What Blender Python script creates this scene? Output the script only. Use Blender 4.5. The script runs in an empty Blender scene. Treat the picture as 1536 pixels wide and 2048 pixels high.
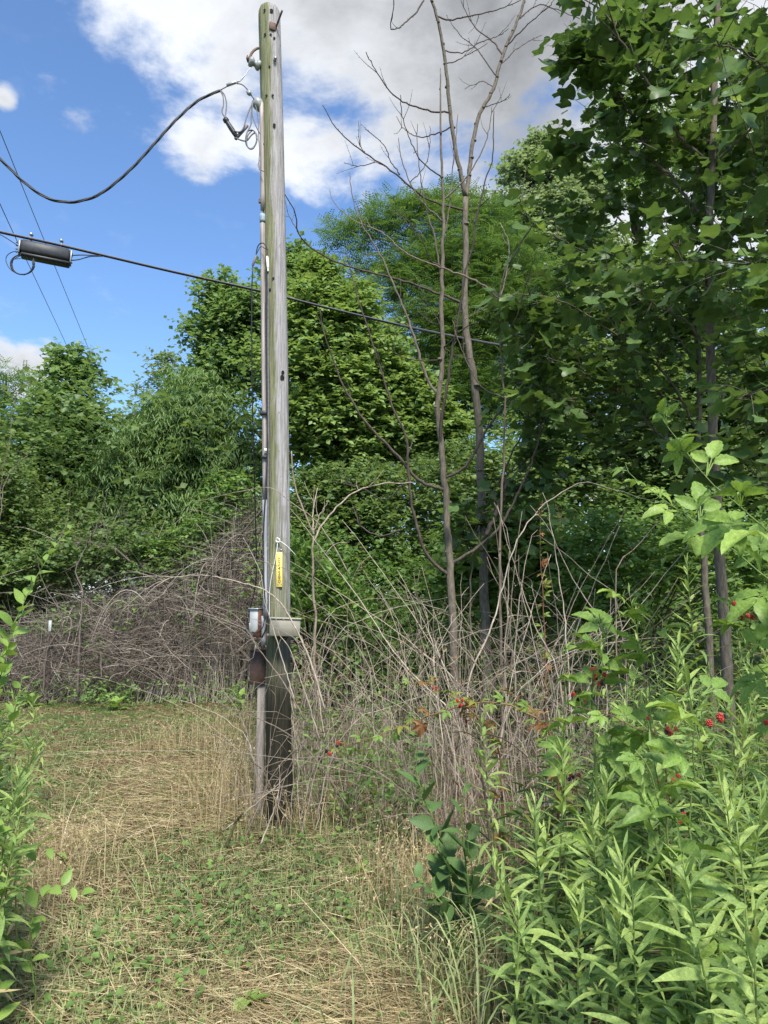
import bpy, math, random
import numpy as np
from mathutils import Vector, Matrix

SC = bpy.context.scene
COL = SC.collection
# ------------------------------------------------------------------ camera
F = 1540.0; CX = 768.0; CY = 1024.0
PITCH = math.radians(6.5); CAMH = 1.6
cam = bpy.data.cameras.new("camera")
cam.sensor_fit = 'VERTICAL'; cam.sensor_height = 24.0; cam.lens = 24.0 * F / 2048.0
cam.clip_start = 0.05; cam.clip_end = 3000
camo = bpy.data.objects.new("camera", cam); COL.objects.link(camo)
camo.location = (0, 0, CAMH); camo.rotation_euler = (math.radians(90) + PITCH, 0, 0)
SC.camera = camo
SC.view_settings.view_transform = 'Standard'; SC.view_settings.look = 'None'
SC.view_settings.gamma = 1.0; SC.view_settings.use_curve_mapping = False
SC.view_settings.exposure = 2.08
SC.cycles.max_bounces = 9; SC.cycles.diffuse_bounces = 6; SC.cycles.transmission_bounces = 6
SC.cycles.glossy_bounces = 2; SC.cycles.transparent_max_bounces = 4
SC.cycles.caustics_reflective = False; SC.cycles.caustics_refractive = False

SP, CP = math.sin(PITCH), math.cos(PITCH)
def ray(px, py):
    u = (px - CX) / F; v = (CY - py) / F
    return np.array([u, CP - v * SP, SP + v * CP])
def at(px, py, Y):                       # point on the pixel's ray at world depth Y
    d = ray(px, py); t = Y / d[1]
    return np.array([d[0] * t, Y, CAMH + d[2] * t])
def gnd(px, py):
    d = ray(px, py); t = -CAMH / d[2]
    return np.array([d[0] * t, d[1] * t, 0.0])
def mpx(Y):                              # metres per photo pixel at depth Y (roughly)
    return Y / F

# ------------------------------------------------------------------ sun and sky
SUN_EL, SUN_AZ = math.radians(52), math.radians(166)   # azimuth from +Y towards +X
sun = bpy.data.lights.new("sun", 'SUN'); sun.energy = 1.8; sun.angle = math.radians(14); sun.color = (1.0, 0.955, 0.88)
suno = bpy.data.objects.new("sun", sun); COL.objects.link(suno)
sd = Vector((math.sin(SUN_AZ) * math.cos(SUN_EL), math.cos(SUN_AZ) * math.cos(SUN_EL), math.sin(SUN_EL)))
suno.rotation_euler = (-sd).to_track_quat('-Z', 'Y').to_euler()
suno.location = (0, -5, 30)

world = bpy.data.worlds.new("World"); SC.world = world; world.use_nodes = True
WN, WL = world.node_tree.nodes, world.node_tree.links
WN.clear()
def wn(t, **k):
    n = WN.new(t)
    for a, b in k.items(): setattr(n, a, b)
    return n
def wmath(op, a, b=None, clamp=False):
    n = wn('ShaderNodeMath', operation=op, use_clamp=clamp)
    for i, x in enumerate((a, b)):
        if x is None: continue
        if isinstance(x, (int, float)): n.inputs[i].default_value = x
        else: WL.new(x, n.inputs[i])
    return n.outputs[0]
def wrange(x, a, b, c=0.0, d=1.0, smooth=True):
    n = wn('ShaderNodeMapRange', interpolation_type='SMOOTHSTEP' if smooth else 'LINEAR')
    WL.new(x, n.inputs[0])
    for i, q in zip((1, 2, 3, 4), (a, b, c, d)): n.inputs[i].default_value = q
    return n.outputs[0]
sky = wn('ShaderNodeTexSky', sky_type='NISHITA'); sky.sun_disc = False
sky.sun_elevation = SUN_EL; sky.sun_rotation = SUN_AZ
sky.altitude = 200; sky.air_density = 1.0; sky.dust_density = 0.6; sky.ozone_density = 1.6
tc = wn('ShaderNodeTexCoord'); DIR = tc.outputs['Generated']
sxyz = wn('ShaderNodeSeparateXYZ'); WL.new(DIR, sxyz.inputs[0])
# cloud layer seen on a flat plane overhead: p = d.xy / (d.z + .25)
den = wmath('ADD', wmath('MAXIMUM', sxyz.outputs[2], 0.0), 0.25)
cxy = wn('ShaderNodeCombineXYZ')
WL.new(wmath('DIVIDE', sxyz.outputs[0], den), cxy.inputs[0]); WL.new(wmath('DIVIDE', sxyz.outputs[1], den), cxy.inputs[1])
def wnoise(scale, detail, rough, off=(0, 0, 0), dist=0.0):
    mp = wn('ShaderNodeMapping'); WL.new(cxy.outputs[0], mp.inputs[0]); mp.inputs[1].default_value = off
    n = wn('ShaderNodeTexNoise'); WL.new(mp.outputs[0], n.inputs[0])
    n.inputs['Scale'].default_value = scale; n.inputs['Detail'].default_value = detail
    n.inputs['Roughness'].default_value = rough; n.inputs['Distortion'].default_value = dist
    return n.outputs[0]
def blob(px, py, rpx):                    # soft round mask about the direction of a cloud
    d = ray(px, py); d = d / np.linalg.norm(d)
    vm = wn('ShaderNodeVectorMath', operation='DOT_PRODUCT'); WL.new(DIR, vm.inputs[0]); vm.inputs[1].default_value = d
    a = rpx / F
    return wrange(vm.outputs['Value'], math.cos(a * 1.5), math.cos(a * 0.15), smooth=False)
def acc(vals, op='MAXIMUM'):
    r = vals[0]
    for v in vals[1:]: r = wmath(op, r, v)
    return r
body = acc([blob(*b) for b in [(330, 50, 150), (480, 130, 190), (640, 130, 240), (640, 310, 130), (590, 220, 150), (820, 200, 260),
                               (1010, 130, 300), (1180, 180, 220), (600, -150, 420), (1300, -50, 500), (1450, 250, 300), (1120, 270, 150),
                               (1100, -500, 700), (420, -250, 200), (395, 310, 70), (430, 230, 110)]])
clear = acc([blob(*b) for b in [(60, 330, 420), (180, 600, 330), (400, 540, 110), (800, 470, 170), (-300, 300, 400), (90, 110, 150), (600, 640, 250)]])
small = acc([blob(*b) for b in [(20, 730, 70), (80, 705, 55), (110, 735, 50), (8, 190, 22), (60, 720, 60)]])
n1 = wnoise(4.2, 12, 0.60, (3.1, 1.7, 0), 0.15)
n2 = wnoise(1.15, 5, 0.5, (7.3, 2.2, 0))
wisp = wnoise(10.0, 8, 0.6, (0.5, 4.0, 0))
generic = wrange(n2, 0.50, 0.66)                      # the broken cloud that covers the rest of the sky
generic = wmath('MULTIPLY', generic, wmath('SUBTRACT', 1.0, clear))
field = wmath('MAXIMUM', wmath('MAXIMUM', wmath('MULTIPLY', body, 0.92), wmath('MULTIPLY', small, 1.0)), wmath('MULTIPLY', generic, 0.8))
field = wmath('ADD', field, wmath('MULTIPLY', wmath('SUBTRACT', n1, 0.5), 2.6))
field = wmath('SUBTRACT', field, wmath('MULTIPLY', clear, 0.38))
mask = wrange(field, 0.26, 0.78)
thin = wmath('MULTIPLY', wrange(wisp, 0.56, 0.75), 0.10)
mask = wmath('MAXIMUM', mask, thin)
mask = wmath('MULTIPLY', mask, wrange(sxyz.outputs[2], -0.02, 0.08))
n3 = wnoise(2.6, 8, 0.6, (1.2, 9.4, 0), 0.3)
greyb = acc([blob(*b) for b in [(1010, 210, 260), (1150, 90, 230), (690, 10, 60)]])
lum = wmath('ADD', wmath('MULTIPLY', wrange(n3, 0.36, 0.64), 0.075), 0.188)
lum = wmath('SUBTRACT', lum, wmath('MULTIPLY', greyb, 0.066))
lum = wmath('ADD', lum, wmath('MULTIPLY', wrange(field, 0.5, 1.4), -0.05))
cc = wn('ShaderNodeCombineColor')
WL.new(wmath('MULTIPLY', lum, 0.945), cc.inputs[0]); WL.new(wmath('MULTIPLY', lum, 0.98), cc.inputs[1]); WL.new(wmath('MULTIPLY', lum, 1.035), cc.inputs[2])
SKYS = 0.050
skm = wn('ShaderNodeMix', data_type='RGBA', blend_type='MULTIPLY'); skm.inputs[0].default_value = 1.0
WL.new(sky.outputs[0], skm.inputs[6]); skm.inputs[7].default_value = (SKYS * .82, SKYS * 1.0, SKYS * 1.18, 1)
mixw = wn('ShaderNodeMix', data_type='RGBA'); WL.new(mask, mixw.inputs[0]); WL.new(skm.outputs[2], mixw.inputs[6]); WL.new(cc.outputs[0], mixw.inputs[7])
bg = wn('ShaderNodeBackground'); WL.new(mixw.outputs[2], bg.inputs[0]); bg.inputs[1].default_value = 1.0
wo = wn('ShaderNodeOutputWorld'); WL.new(bg.outputs[0], wo.inputs[0])

# ------------------------------------------------------------------ mesh helpers
def nrm(a):
    return a / np.maximum(np.linalg.norm(a, axis=-1, keepdims=True), 1e-9)
class MB:                                 # gathers numpy geometry, becomes ONE mesh
    def __init__(s): s.V = []; s.F = {3: [], 4: []}; s.T = []; s.n = 0
    def add(s, V, Fs, tint=0.5):
        V = np.asarray(V, float).reshape(-1, 3)
        for f in (Fs if isinstance(Fs, (list, tuple)) else [Fs]):
            f = np.asarray(f, np.int64)
            if f.size: s.F[f.shape[1]].append(f + s.n)
        s.V.append(V)
        t = np.broadcast_to(np.asarray(tint, float), (len(V),)) if np.ndim(tint) == 0 else np.asarray(tint, float)
        s.T.append(t); s.n += len(V); return s
    def mesh(s, name, mat, origin=(0, 0, 0), smooth=True):
        me = bpy.data.meshes.new(name)
        if not s.V: return me
        V = np.concatenate(s.V) - np.asarray(origin, float)
        T = np.concatenate(s.T)
        f3 = np.concatenate(s.F[3]) if s.F[3] else np.zeros((0, 3), np.int64)
        f4 = np.concatenate(s.F[4]) if s.F[4] else np.zeros((0, 4), np.int64)
        loops = np.concatenate([f3.ravel(), f4.ravel()]).astype(np.int32)
        n = len(f3) + len(f4)
        starts = np.concatenate([np.arange(len(f3)) * 3, len(f3) * 3 + np.arange(len(f4)) * 4]).astype(np.int32)
        me.vertices.add(len(V)); me.vertices.foreach_set('co', V.astype(np.float32).ravel())
        me.loops.add(len(loops)); me.loops.foreach_set('vertex_index', loops)
        me.polygons.add(n); me.polygons.foreach_set('loop_start', starts)
        me.polygons.foreach_set('use_smooth', np.full(n, smooth))
        a = me.attributes.new('tint', 'FLOAT', 'POINT'); a.data.foreach_set('value', T.astype(np.float32))
        me.update(calc_edges=True); me.validate()
        for m in (mat if isinstance(mat, (list, tuple)) else [mat]): me.materials.append(m)
        return me
def link(name, me, parent=None):
    o = bpy.data.objects.new(name, me); COL.objects.link(o)
    if parent is not None: o.parent = parent
    return o
def tag(o, label=None, cat=None, group=None, kind=None):
    if label: o['label'] = label
    if cat: o['category'] = cat
    if group: o['group'] = group
    if kind: o['kind'] = kind
    return o
def thing(name, loc, label, cat, group=None):
    e = bpy.data.objects.new(name, None); COL.objects.link(e)
    e.location = tuple(float(x) for x in loc); e.empty_display_size = 0.1
    return tag(e, label, cat, group)
def part(root, name, mb, mat, label=None, smooth=True, kind=None):   # vertices given in world space
    o = root; off = np.zeros(3)
    while o is not None: off = off + np.array(o.location); o = o.parent
    p = link(name, mb.mesh(name, mat, off, smooth), root)
    return tag(p, label, None, None, kind)
def single(name, mb, mat, base, label=None, cat=None, group=None, kind=None, smooth=True):
    o = link(name, mb.mesh(name, mat, base, smooth)); o.location = tuple(float(x) for x in base)
    return tag(o, label, cat, group, kind)

def tubes(P, R, sides=5, tint=None, rng=None, cap=False):
    """P (N,K,3), R (N,K) -> V, F4, per-vertex tint"""
    P = np.asarray(P, float); R = np.asarray(R, float)
    N, K, _ = P.shape
    T = np.empty_like(P); T[:, 1:-1] = P[:, 2:] - P[:, :-2]; T[:, 0] = P[:, 1] - P[:, 0]; T[:, -1] = P[:, -1] - P[:, -2]
    T = nrm(T)
    ref = np.where(np.abs(T[:, :1, 2:3]) < 0.8, np.array([0, 0, 1.0]), np.array([1.0, 0.13, 0]))
    U = nrm(np.cross(T, np.broadcast_to(ref, T.shape))); W = np.cross(T, U)
    a = np.arange(sides) * 2 * math.pi / sides
    ring = (U[:, :, None, :] * np.cos(a)[None, None, :, None] + W[:, :, None, :] * np.sin(a)[None, None, :, None])
    V = P[:, :, None, :] + ring * R[:, :, None, None]
    base = (np.arange(N) * K * sides)[:, None, None]
    k = (np.arange(K - 1) * sides)[None, :, None]; j = np.arange(sides)[None, None, :]; j2 = (j + 1) % sides
    Fq = np.stack([base + k + j, base + k + j2, base + k + sides + j2, base + k + sides + j], -1).reshape(-1, 4)
    t = np.repeat(np.full(N, 0.5) if tint is None else np.asarray(tint, float), K * sides)
    return V.reshape(-1, 3), Fq, t
def ribbons(P, side, Wd, tint):
    """flat blades: P (N,K,3), side (N,3), Wd (N,K)"""
    N, K, _ = P.shape
    V = np.stack([P - side[:, None, :] * Wd[:, :, None] / 2, P + side[:, None, :] * Wd[:, :, None] / 2], 2)
    base = (np.arange(N) * K * 2)[:, None]; k = (np.arange(K - 1) * 2)[None, :]
    Fq = np.stack([base + k, base + k + 1, base + k + 3, base + k + 2], -1).reshape(-1, 4)
    return V.reshape(-1, 3), Fq, np.repeat(tint, K * 2)
def bez(A, B, C, K):                       # batch quadratic curves (N,3)x3 -> (N,K,3)
    t = np.linspace(0, 1, K)[None, :, None]
    return (1 - t) ** 2 * A[:, None] + 2 * t * (1 - t) * B[:, None] + t * t * C[:, None]
def smooth_line(pts, n=None, jitter=0.0, seed=0):   # Catmull-Rom through the points
    pts = [np.asarray(p, float) for p in pts]
    if len(pts) == 2: pts = [pts[0], (pts[0] + pts[1]) / 2, pts[1]]
    P = [2 * pts[0] - pts[1]] + pts + [2 * pts[-1] - pts[-2]]
    out = []; m = 4
    for i in range(1, len(P) - 2):
        for s in range(m):
            t = s / m
            out.append(0.5 * ((2 * P[i]) + (-P[i-1] + P[i+1]) * t + (2*P[i-1] - 5*P[i] + 4*P[i+1] - P[i+2]) * t*t + (-P[i-1] + 3*P[i] - 3*P[i+1] + P[i+2]) * t**3))
    out.append(P[-2]); out = np.array(out)
    if n:
        s = np.concatenate([[0], np.cumsum(np.linalg.norm(np.diff(out, axis=0), axis=1))]); q = np.linspace(0, s[-1], n)
        out = np.stack([np.interp(q, s, out[:, i]) for i in range(3)], 1)
    if jitter: out[1:-1] += np.random.default_rng(seed).normal(0, jitter, out[1:-1].shape)
    return out
def tube1(mb, pts, r0, r1, sides=6, n=None, jitter=0.0, seed=0, tint=0.5, power=1.0):
    L = smooth_line(pts, n, jitter, seed)
    R = r0 + (r1 - r0) * np.linspace(0, 1, len(L)) ** power
    V, Fq, t = tubes(L[None], R[None], sides, [tint]); mb.add(V, Fq, t)
    k = len(L); c0 = len(V)                # close both ends with a point
    e0 = np.array([[ (i + 1) % sides, i, sides * k] for i in range(sides)]); e1 = np.array([[(k-1)*sides + i, (k-1)*sides + (i+1) % sides, sides * k + 1] for i in range(sides)])
    mb.n -= len(V); mb.V.pop(); mb.T.pop(); mb.F[4].pop()
    mb.add(np.concatenate([V, L[:1], L[-1:]]), [Fq, np.concatenate([e0, e1])], tint)
    return L
def box(mb, c, s, rot=None, bev=0.004, tint=0.5):
    """bevelled box: centre, size"""
    hx, hy, hz = [q / 2 for q in s]; b = min(bev, hx * .5, hy * .5, hz * .5)
    V = []; idx = {}
    for sx in (-1, 1):
        for sy in (-1, 1):
            for sz in (-1, 1):
                for ax in range(3):
                    p = [sx * (hx - b), sy * (hy - b), sz * (hz - b)]
                    p[ax] = (sx, sy, sz)[ax] * (hx, hy, hz)[ax]
                    idx[(sx, sy, sz, ax)] = len(V); V.append(p)
    f4 = []; f3 = []
    for ax in range(3):
        o1, o2 = [(1, 2), (2, 0), (0, 1)][ax]
        for s0 in (-1, 1):
            q = []
            for (a1, a2) in ((-1, -1), (1, -1), (1, 1), (-1, 1)):
                k = [0, 0, 0]; k[ax] = s0; k[o1] = a1; k[o2] = a2; q.append(idx[(*k, ax)])
            f4.append(q if s0 > 0 else q[::-1])
    for ax in range(3):                      # edge bevels
        o1, o2 = [(1, 2), (2, 0), (0, 1)][ax]
        for a1 in (-1, 1):
            for a2 in (-1, 1):
                k0 = [0, 0, 0]; k1 = [0, 0, 0]; k0[ax] = -1; k1[ax] = 1
                for k in (k0, k1): k[o1] = a1; k[o2] = a2
                q = [idx[(*k0, o1)], idx[(*k1, o1)], idx[(*k1, o2)], idx[(*k0, o2)]]
                f4.append(q if a1 * a2 < 0 else q[::-1])
    for sx in (-1, 1):
        for sy in (-1, 1):
            for sz in (-1, 1):
                q = [idx[(sx, sy, sz, a)] for a in range(3)]; f3.append(q if sx * sy * sz > 0 else q[::-1])
    V = np.array(V)
    if rot is not None: V = V @ np.array(rot.to_3x3()).T
    mb.add(V + np.asarray(c), [np.array(f4), np.array(f3)], tint)
def scatter(mb, tpl, pos, R, scl, tint):
    """copies of a template (V,[F]) at pos (n,3) with frames R (n,3,3) and scale (n,) or (n,3)"""
    TV, TF = tpl; n = len(pos)
    if n == 0: return
    s = np.asarray(scl, float); s = s[:, None] if s.ndim == 1 else s
    loc = TV[None] * (s[:, None, :] if s.shape[1] == 3 else s[:, :, None])
    V = np.einsum('nij,nkj->nki', R, loc) + pos[:, None, :]
    off = (np.arange(n) * len(TV))[:, None, None]
    mb.add(V.reshape(-1, 3), [(f[None] + off).reshape(-1, f.shape[1]) for f in TF], np.repeat(tint, len(TV)))
def frames(d, up):                         # columns: x side, y along d, z normal
    y = nrm(d); x = nrm(np.cross(y, up)); z = np.cross(x, y)
    return np.stack([x, y, z], -1)
# value noise
def vnoise(x, y, seed=0):
    xi = np.floor(x).astype(np.int64); yi = np.floor(y).astype(np.int64); fx = x - xi; fy = y - yi
    fx = fx * fx * (3 - 2 * fx); fy = fy * fy * (3 - 2 * fy)
    def h(a, b):
        n = (a * 374761393 + b * 668265263 + seed * 982451653) & 0x7fffffff
        n = ((n ^ (n >> 13)) * 1274126177) & 0x7fffffff
        return ((n ^ (n >> 16)) & 0xffff) / 65535.0
    return (h(xi, yi) * (1 - fx) + h(xi + 1, yi) * fx) * (1 - fy) + (h(xi, yi + 1) * (1 - fx) + h(xi + 1, yi + 1) * fx) * fy
def fbm(x, y, seed=0, o=4):
    r = 0; a = 0.5
    for i in range(o): r = r + a * vnoise(x * 2 ** i, y * 2 ** i, seed + i); a *= .5
    return r / (1 - .5 ** o)
def gz(x, y):                              # height of the ground
    x = np.asarray(x, float); y = np.asarray(y, float)
    return (fbm(x * .5, y * .5, 5) - .5) * .10 * np.clip((np.hypot(x + .8, y - 5.75)) / 1.5, 0.15, 1) + (fbm(x * 2.2, y * 2.2, 9, 3) - .5) * .035

# ------------------------------------------------------------------ materials
def mat(name):
    m = bpy.data.materials.new(name); m.use_nodes = True
    nt = m.node_tree; nt.nodes.clear(); return m, nt.nodes, nt.links
def N(nodes, t, **k):
    n = nodes.new(t)
    for a, b in k.items(): setattr(n, a, b)
    return n
def ramp(nodes, links, src, stops):
    r = N(nodes, 'ShaderNodeValToRGB'); e = r.color_ramp.elements
    while len(e) > 1: e.remove(e[-1])
    e[0].position = stops[0][0]; e[0].color = (*stops[0][1], 1)
    for p, c in stops[1:]:
        q = e.new(p); q.color = (*c, 1)
    links.new(src, r.inputs[0]); return r.outputs[0]
def tintval(nodes, links, objrand=0.5):
    at_ = N(nodes, 'ShaderNodeAttribute', attribute_name='tint'); oi = N(nodes, 'ShaderNodeObjectInfo')
    a = N(nodes, 'ShaderNodeMath', operation='MULTIPLY_ADD'); links.new(oi.outputs['Random'], a.inputs[0]); a.inputs[1].default_value = objrand; a.inputs[2].default_value = -objrand / 2
    b = N(nodes, 'ShaderNodeMath', operation='ADD', use_clamp=True); links.new(at_.outputs['Fac'], b.inputs[0]); links.new(a.outputs[0], b.inputs[1])
    return b.outputs[0]
LEAFK = (1.34, 1.27, 1.5)
def leaf_mat(name, stops, trans=0.35, rough=0.5, spec=0.35, objrand=0.5, tcol=(1.2, 1.15, 0.7), mottled=0.25, lk_=None):
    m, nd, lk = mat(name); stops = [(q_, tuple(min(.75, x * k_) for x, k_ in zip(c_, lk_ or LEAFK))) for q_, c_ in stops]
    c = ramp(nd, lk, tintval(nd, lk, objrand), stops)
    if mottled:
        tcn = N(nd, 'ShaderNodeTexCoord'); ns = N(nd, 'ShaderNodeTexNoise'); ns.inputs['Scale'].default_value = 26; ns.inputs['Detail'].default_value = 3
        lk.new(tcn.outputs['Object'], ns.inputs[0])
        mr = N(nd, 'ShaderNodeMapRange'); lk.new(ns.outputs[0], mr.inputs[0]); mr.inputs[1].default_value = .3; mr.inputs[2].default_value = .7; mr.inputs[3].default_value = 1 - mottled; mr.inputs[4].default_value = 1 + mottled
        vm = N(nd, 'ShaderNodeVectorMath', operation='SCALE'); lk.new(c, vm.inputs[0]); lk.new(mr.outputs[0], vm.inputs['Scale']); c = vm.outputs[0]
    p = N(nd, 'ShaderNodeBsdfPrincipled'); lk.new(c, p.inputs['Base Color']); p.inputs['Roughness'].default_value = rough; p.inputs['Specular IOR Level'].default_value = spec
    tr = N(nd, 'ShaderNodeBsdfTranslucent')
    vm2 = N(nd, 'ShaderNodeVectorMath', operation='MULTIPLY'); lk.new(c, vm2.inputs[0]); vm2.inputs[1].default_value = tcol; lk.new(vm2.outputs[0], tr.inputs[0])
    mx = N(nd, 'ShaderNodeMixShader'); mx.inputs[0].default_value = trans; lk.new(p.outputs[0], mx.inputs[1]); lk.new(tr.outputs[0], mx.inputs[2])
    o = N(nd, 'ShaderNodeOutputMaterial'); lk.new(mx.outputs[0], o.inputs[0]); return m
def stick_mat(name, stops, rough=0.85, scale=(60, 60, 9), bump=0.3, objrand=0.5):
    m, nd, lk = mat(name)
    c = ramp(nd, lk, tintval(nd, lk, objrand), stops)
    tcn = N(nd, 'ShaderNodeTexCoord'); mp = N(nd, 'ShaderNodeMapping'); mp.inputs[3].default_value = scale; lk.new(tcn.outputs['Object'], mp.inputs[0])
    ns = N(nd, 'ShaderNodeTexNoise'); ns.inputs['Scale'].default_value = 1; ns.inputs['Detail'].default_value = 4; lk.new(mp.outputs[0], ns.inputs[0])
    mr = N(nd, 'ShaderNodeMapRange'); lk.new(ns.outputs[0], mr.inputs[0]); mr.inputs[1].default_value = .3; mr.inputs[2].default_value = .7; mr.inputs[3].default_value = .62; mr.inputs[4].default_value = 1.3
    vm = N(nd, 'ShaderNodeVectorMath', operation='SCALE'); lk.new(c, vm.inputs[0]); lk.new(mr.outputs[0], vm.inputs['Scale'])
    p = N(nd, 'ShaderNodeBsdfPrincipled'); lk.new(vm.outputs[0], p.inputs['Base Color']); p.inputs['Roughness'].default_value = rough; p.inputs['Specular IOR Level'].default_value = .2
    if bump:
        b = N(nd, 'ShaderNodeBump'); b.inputs['Strength'].default_value = bump; b.inputs['Distance'].default_value = .01; lk.new(ns.outputs[0], b.inputs['Height']); lk.new(b.outputs[0], p.inputs['Normal'])
    o = N(nd, 'ShaderNodeOutputMaterial'); lk.new(p.outputs[0], o.inputs[0]); return m
def plain_mat(name, col, rough=.5, metal=0.0, var=.15, scale=30, spec=.4, rust=None, rust_lo=.55, rust_hi=.65):
    m, nd, lk = mat(name)
    tcn = N(nd, 'ShaderNodeTexCoord'); ns = N(nd, 'ShaderNodeTexNoise'); ns.inputs['Scale'].default_value = scale; ns.inputs['Detail'].default_value = 5; lk.new(tcn.outputs['Object'], ns.inputs[0])
    c = ramp(nd, lk, ns.outputs[0], [(.3, tuple(x * (1 - var) for x in col)), (.7, tuple(min(1, x * (1 + var)) for x in col))])
    if rust:
        n2_ = N(nd, 'ShaderNodeTexNoise'); n2_.inputs['Scale'].default_value = scale * .35; n2_.inputs['Detail'].default_value = 6; lk.new(tcn.outputs['Object'], n2_.inputs[0])
        f = ramp(nd, lk, n2_.outputs[0], [(rust_lo, (0, 0, 0)), (rust_hi, (1, 1, 1))])
        mx = N(nd, 'ShaderNodeMix', data_type='RGBA'); lk.new(f, mx.inputs[0]); lk.new(c, mx.inputs[6]); mx.inputs[7].default_value = (*rust, 1); c = mx.outputs[2]
    p = N(nd, 'ShaderNodeBsdfPrincipled'); lk.new(c, p.inputs['Base Color']); p.inputs['Roughness'].default_value = rough; p.inputs['Metallic'].default_value = metal; p.inputs['Specular IOR Level'].default_value = spec
    b = N(nd, 'ShaderNodeBump'); b.inputs['Strength'].default_value = .15; b.inputs['Distance'].default_value = .003; lk.new(ns.outputs[0], b.inputs['Height']); lk.new(b.outputs[0], p.inputs['Normal'])
    o = N(nd, 'ShaderNodeOutputMaterial'); lk.new(p.outputs[0], o.inputs[0]); return m

# leaf templates: +Y along the leaf, +Z up; unit length
def tpl(V, *Fs): return (np.array(V, float), [np.array(f) for f in Fs])
LEAF2 = tpl([(0, 0, 0), (.33, .45, .10), (0, 1, -.06), (-.33, .45, .10)], [(0, 1, 2), (0, 2, 3)])
LEAFD = tpl([(0, 0, 0), (.42, .48, .10), (0, 1, -.08), (-.42, .48, .10)], [(0, 1, 2), (0, 2, 3)])
LEAFW = tpl([(0, 0, 0), (.46, .42, .08), (.2, .85, .02), (0, 1, -.1), (-.2, .85, .02), (-.46, .42, .08)], [(0, 1, 2, 3), (0, 3, 4, 5)])
def lance(w, segs, curl, fold=.35, peak=.38):
    V = []; 
    for i in range(segs + 1):
        t = i / segs; hw = w * (math.sin(math.pi * min(1, (t / peak) * .5)) if t < peak else math.cos(math.pi / 2 * ((t - peak) / (1 - peak))) ** .9) if 0 < t < 1 else (w * .12 if t == 0 else 0.0)
        ang = curl * t; y = math.sin(ang) / curl if abs(curl) > 1e-3 else t; z = -(1 - math.cos(ang)) / curl if abs(curl) > 1e-3 else 0
        V += [(-hw, y, z + fold * hw), (0, y, z), (hw, y, z + fold * hw)]
    Fq = []
    for i in range(segs):
        a = 3 * i; Fq += [(a, a + 1, a + 4, a + 3), (a + 1, a + 2, a + 5, a + 4)]
    return tpl(V, Fq)
LANCES = [lance(.076, 5, .35), lance(.086, 5, .9), lance(.070, 5, -.25), lance(.08, 5, 1.5, .2)]
LANCEF = lance(.11, 2, .7)                 # cheap narrow leaf for the distance
OVATES = [lance(.26, 6, .4, .3), lance(.28, 6, .9, .2), lance(.24, 6, -.2, .45)]
OVATEF = tpl([(0, 0, 0), (.27, .36, .09), (.17, .74, .0), (0, 1, -.14), (-.17, .74, .0), (-.27, .36, .09)], [(0, 1, 2, 3), (0, 3, 4, 5)])
PEACHF = tpl([(0, 0, 0), (.10, .36, .03), (.075, .7, -.05), (0, 1, -.2), (-.075, .7, -.05), (-.10, .36, .03)], [(0, 1, 2, 3), (0, 3, 4, 5)])
def tulip(bend=.25, twist=.0, wave=.0):
    half = [(.06, 0), (.30, .04), (.50, .20), (.36, .40), (.33, .50), (.47, .80), (.40, .92), (.17, .84), (0, .80)]
    pts = [(x, y) for x, y in half] + [(-x, y) for x, y in half[::-1][1:]]
    V = [(0, .42, -.03)] + [(x, y, .18 * abs(x) - bend * (y - .4) ** 2 * (1 if y > .4 else .6) + twist * x * (y - .3) + wave * math.sin(7 * x + 5 * y) * abs(x)) for x, y in pts]
    n = len(pts); V += [(-.012, -.42, .05), (.012, -.42, .05), (.012, .05, 0), (-.012, .05, 0)]      # leaf stalk
    return tpl(V, [(0, 1 + i, 1 + (i + 1) % n) for i in range(n)], [(n + 1, n + 2, n + 3, n + 4)])
TULIPS = [tulip(.25, .2, .1), tulip(.9, -.3, .18), tulip(-.35, .35, .12)]
TULIPF = tpl([(0, 0, 0), (.46, .18, .08), (.44, .85, 0), (0, .8, -.04), (-.44, .85, 0), (-.46, .18, .08)], [(0, 1, 2, 3), (0, 3, 4, 5)])
def pinnate(pairs=7):
    V = []; Fq = []
    for i in range(pairs):
        y = .12 + .88 * i / (pairs - 1); z = -.28 * y * y; l = .21 * (1 - .35 * abs(i / (pairs - 1) - .45))
        for s in (-1, 1):
            b = len(V); V += [(0, y, z), (s * l * .8, y - .055, z - .02), (s * l, y + .06, z - .03)]
            Fq.append((b, b + 1, b + 2) if s > 0 else (b, b + 2, b + 1))
    return tpl(V, Fq)
PINN = pinnate(6)
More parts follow.
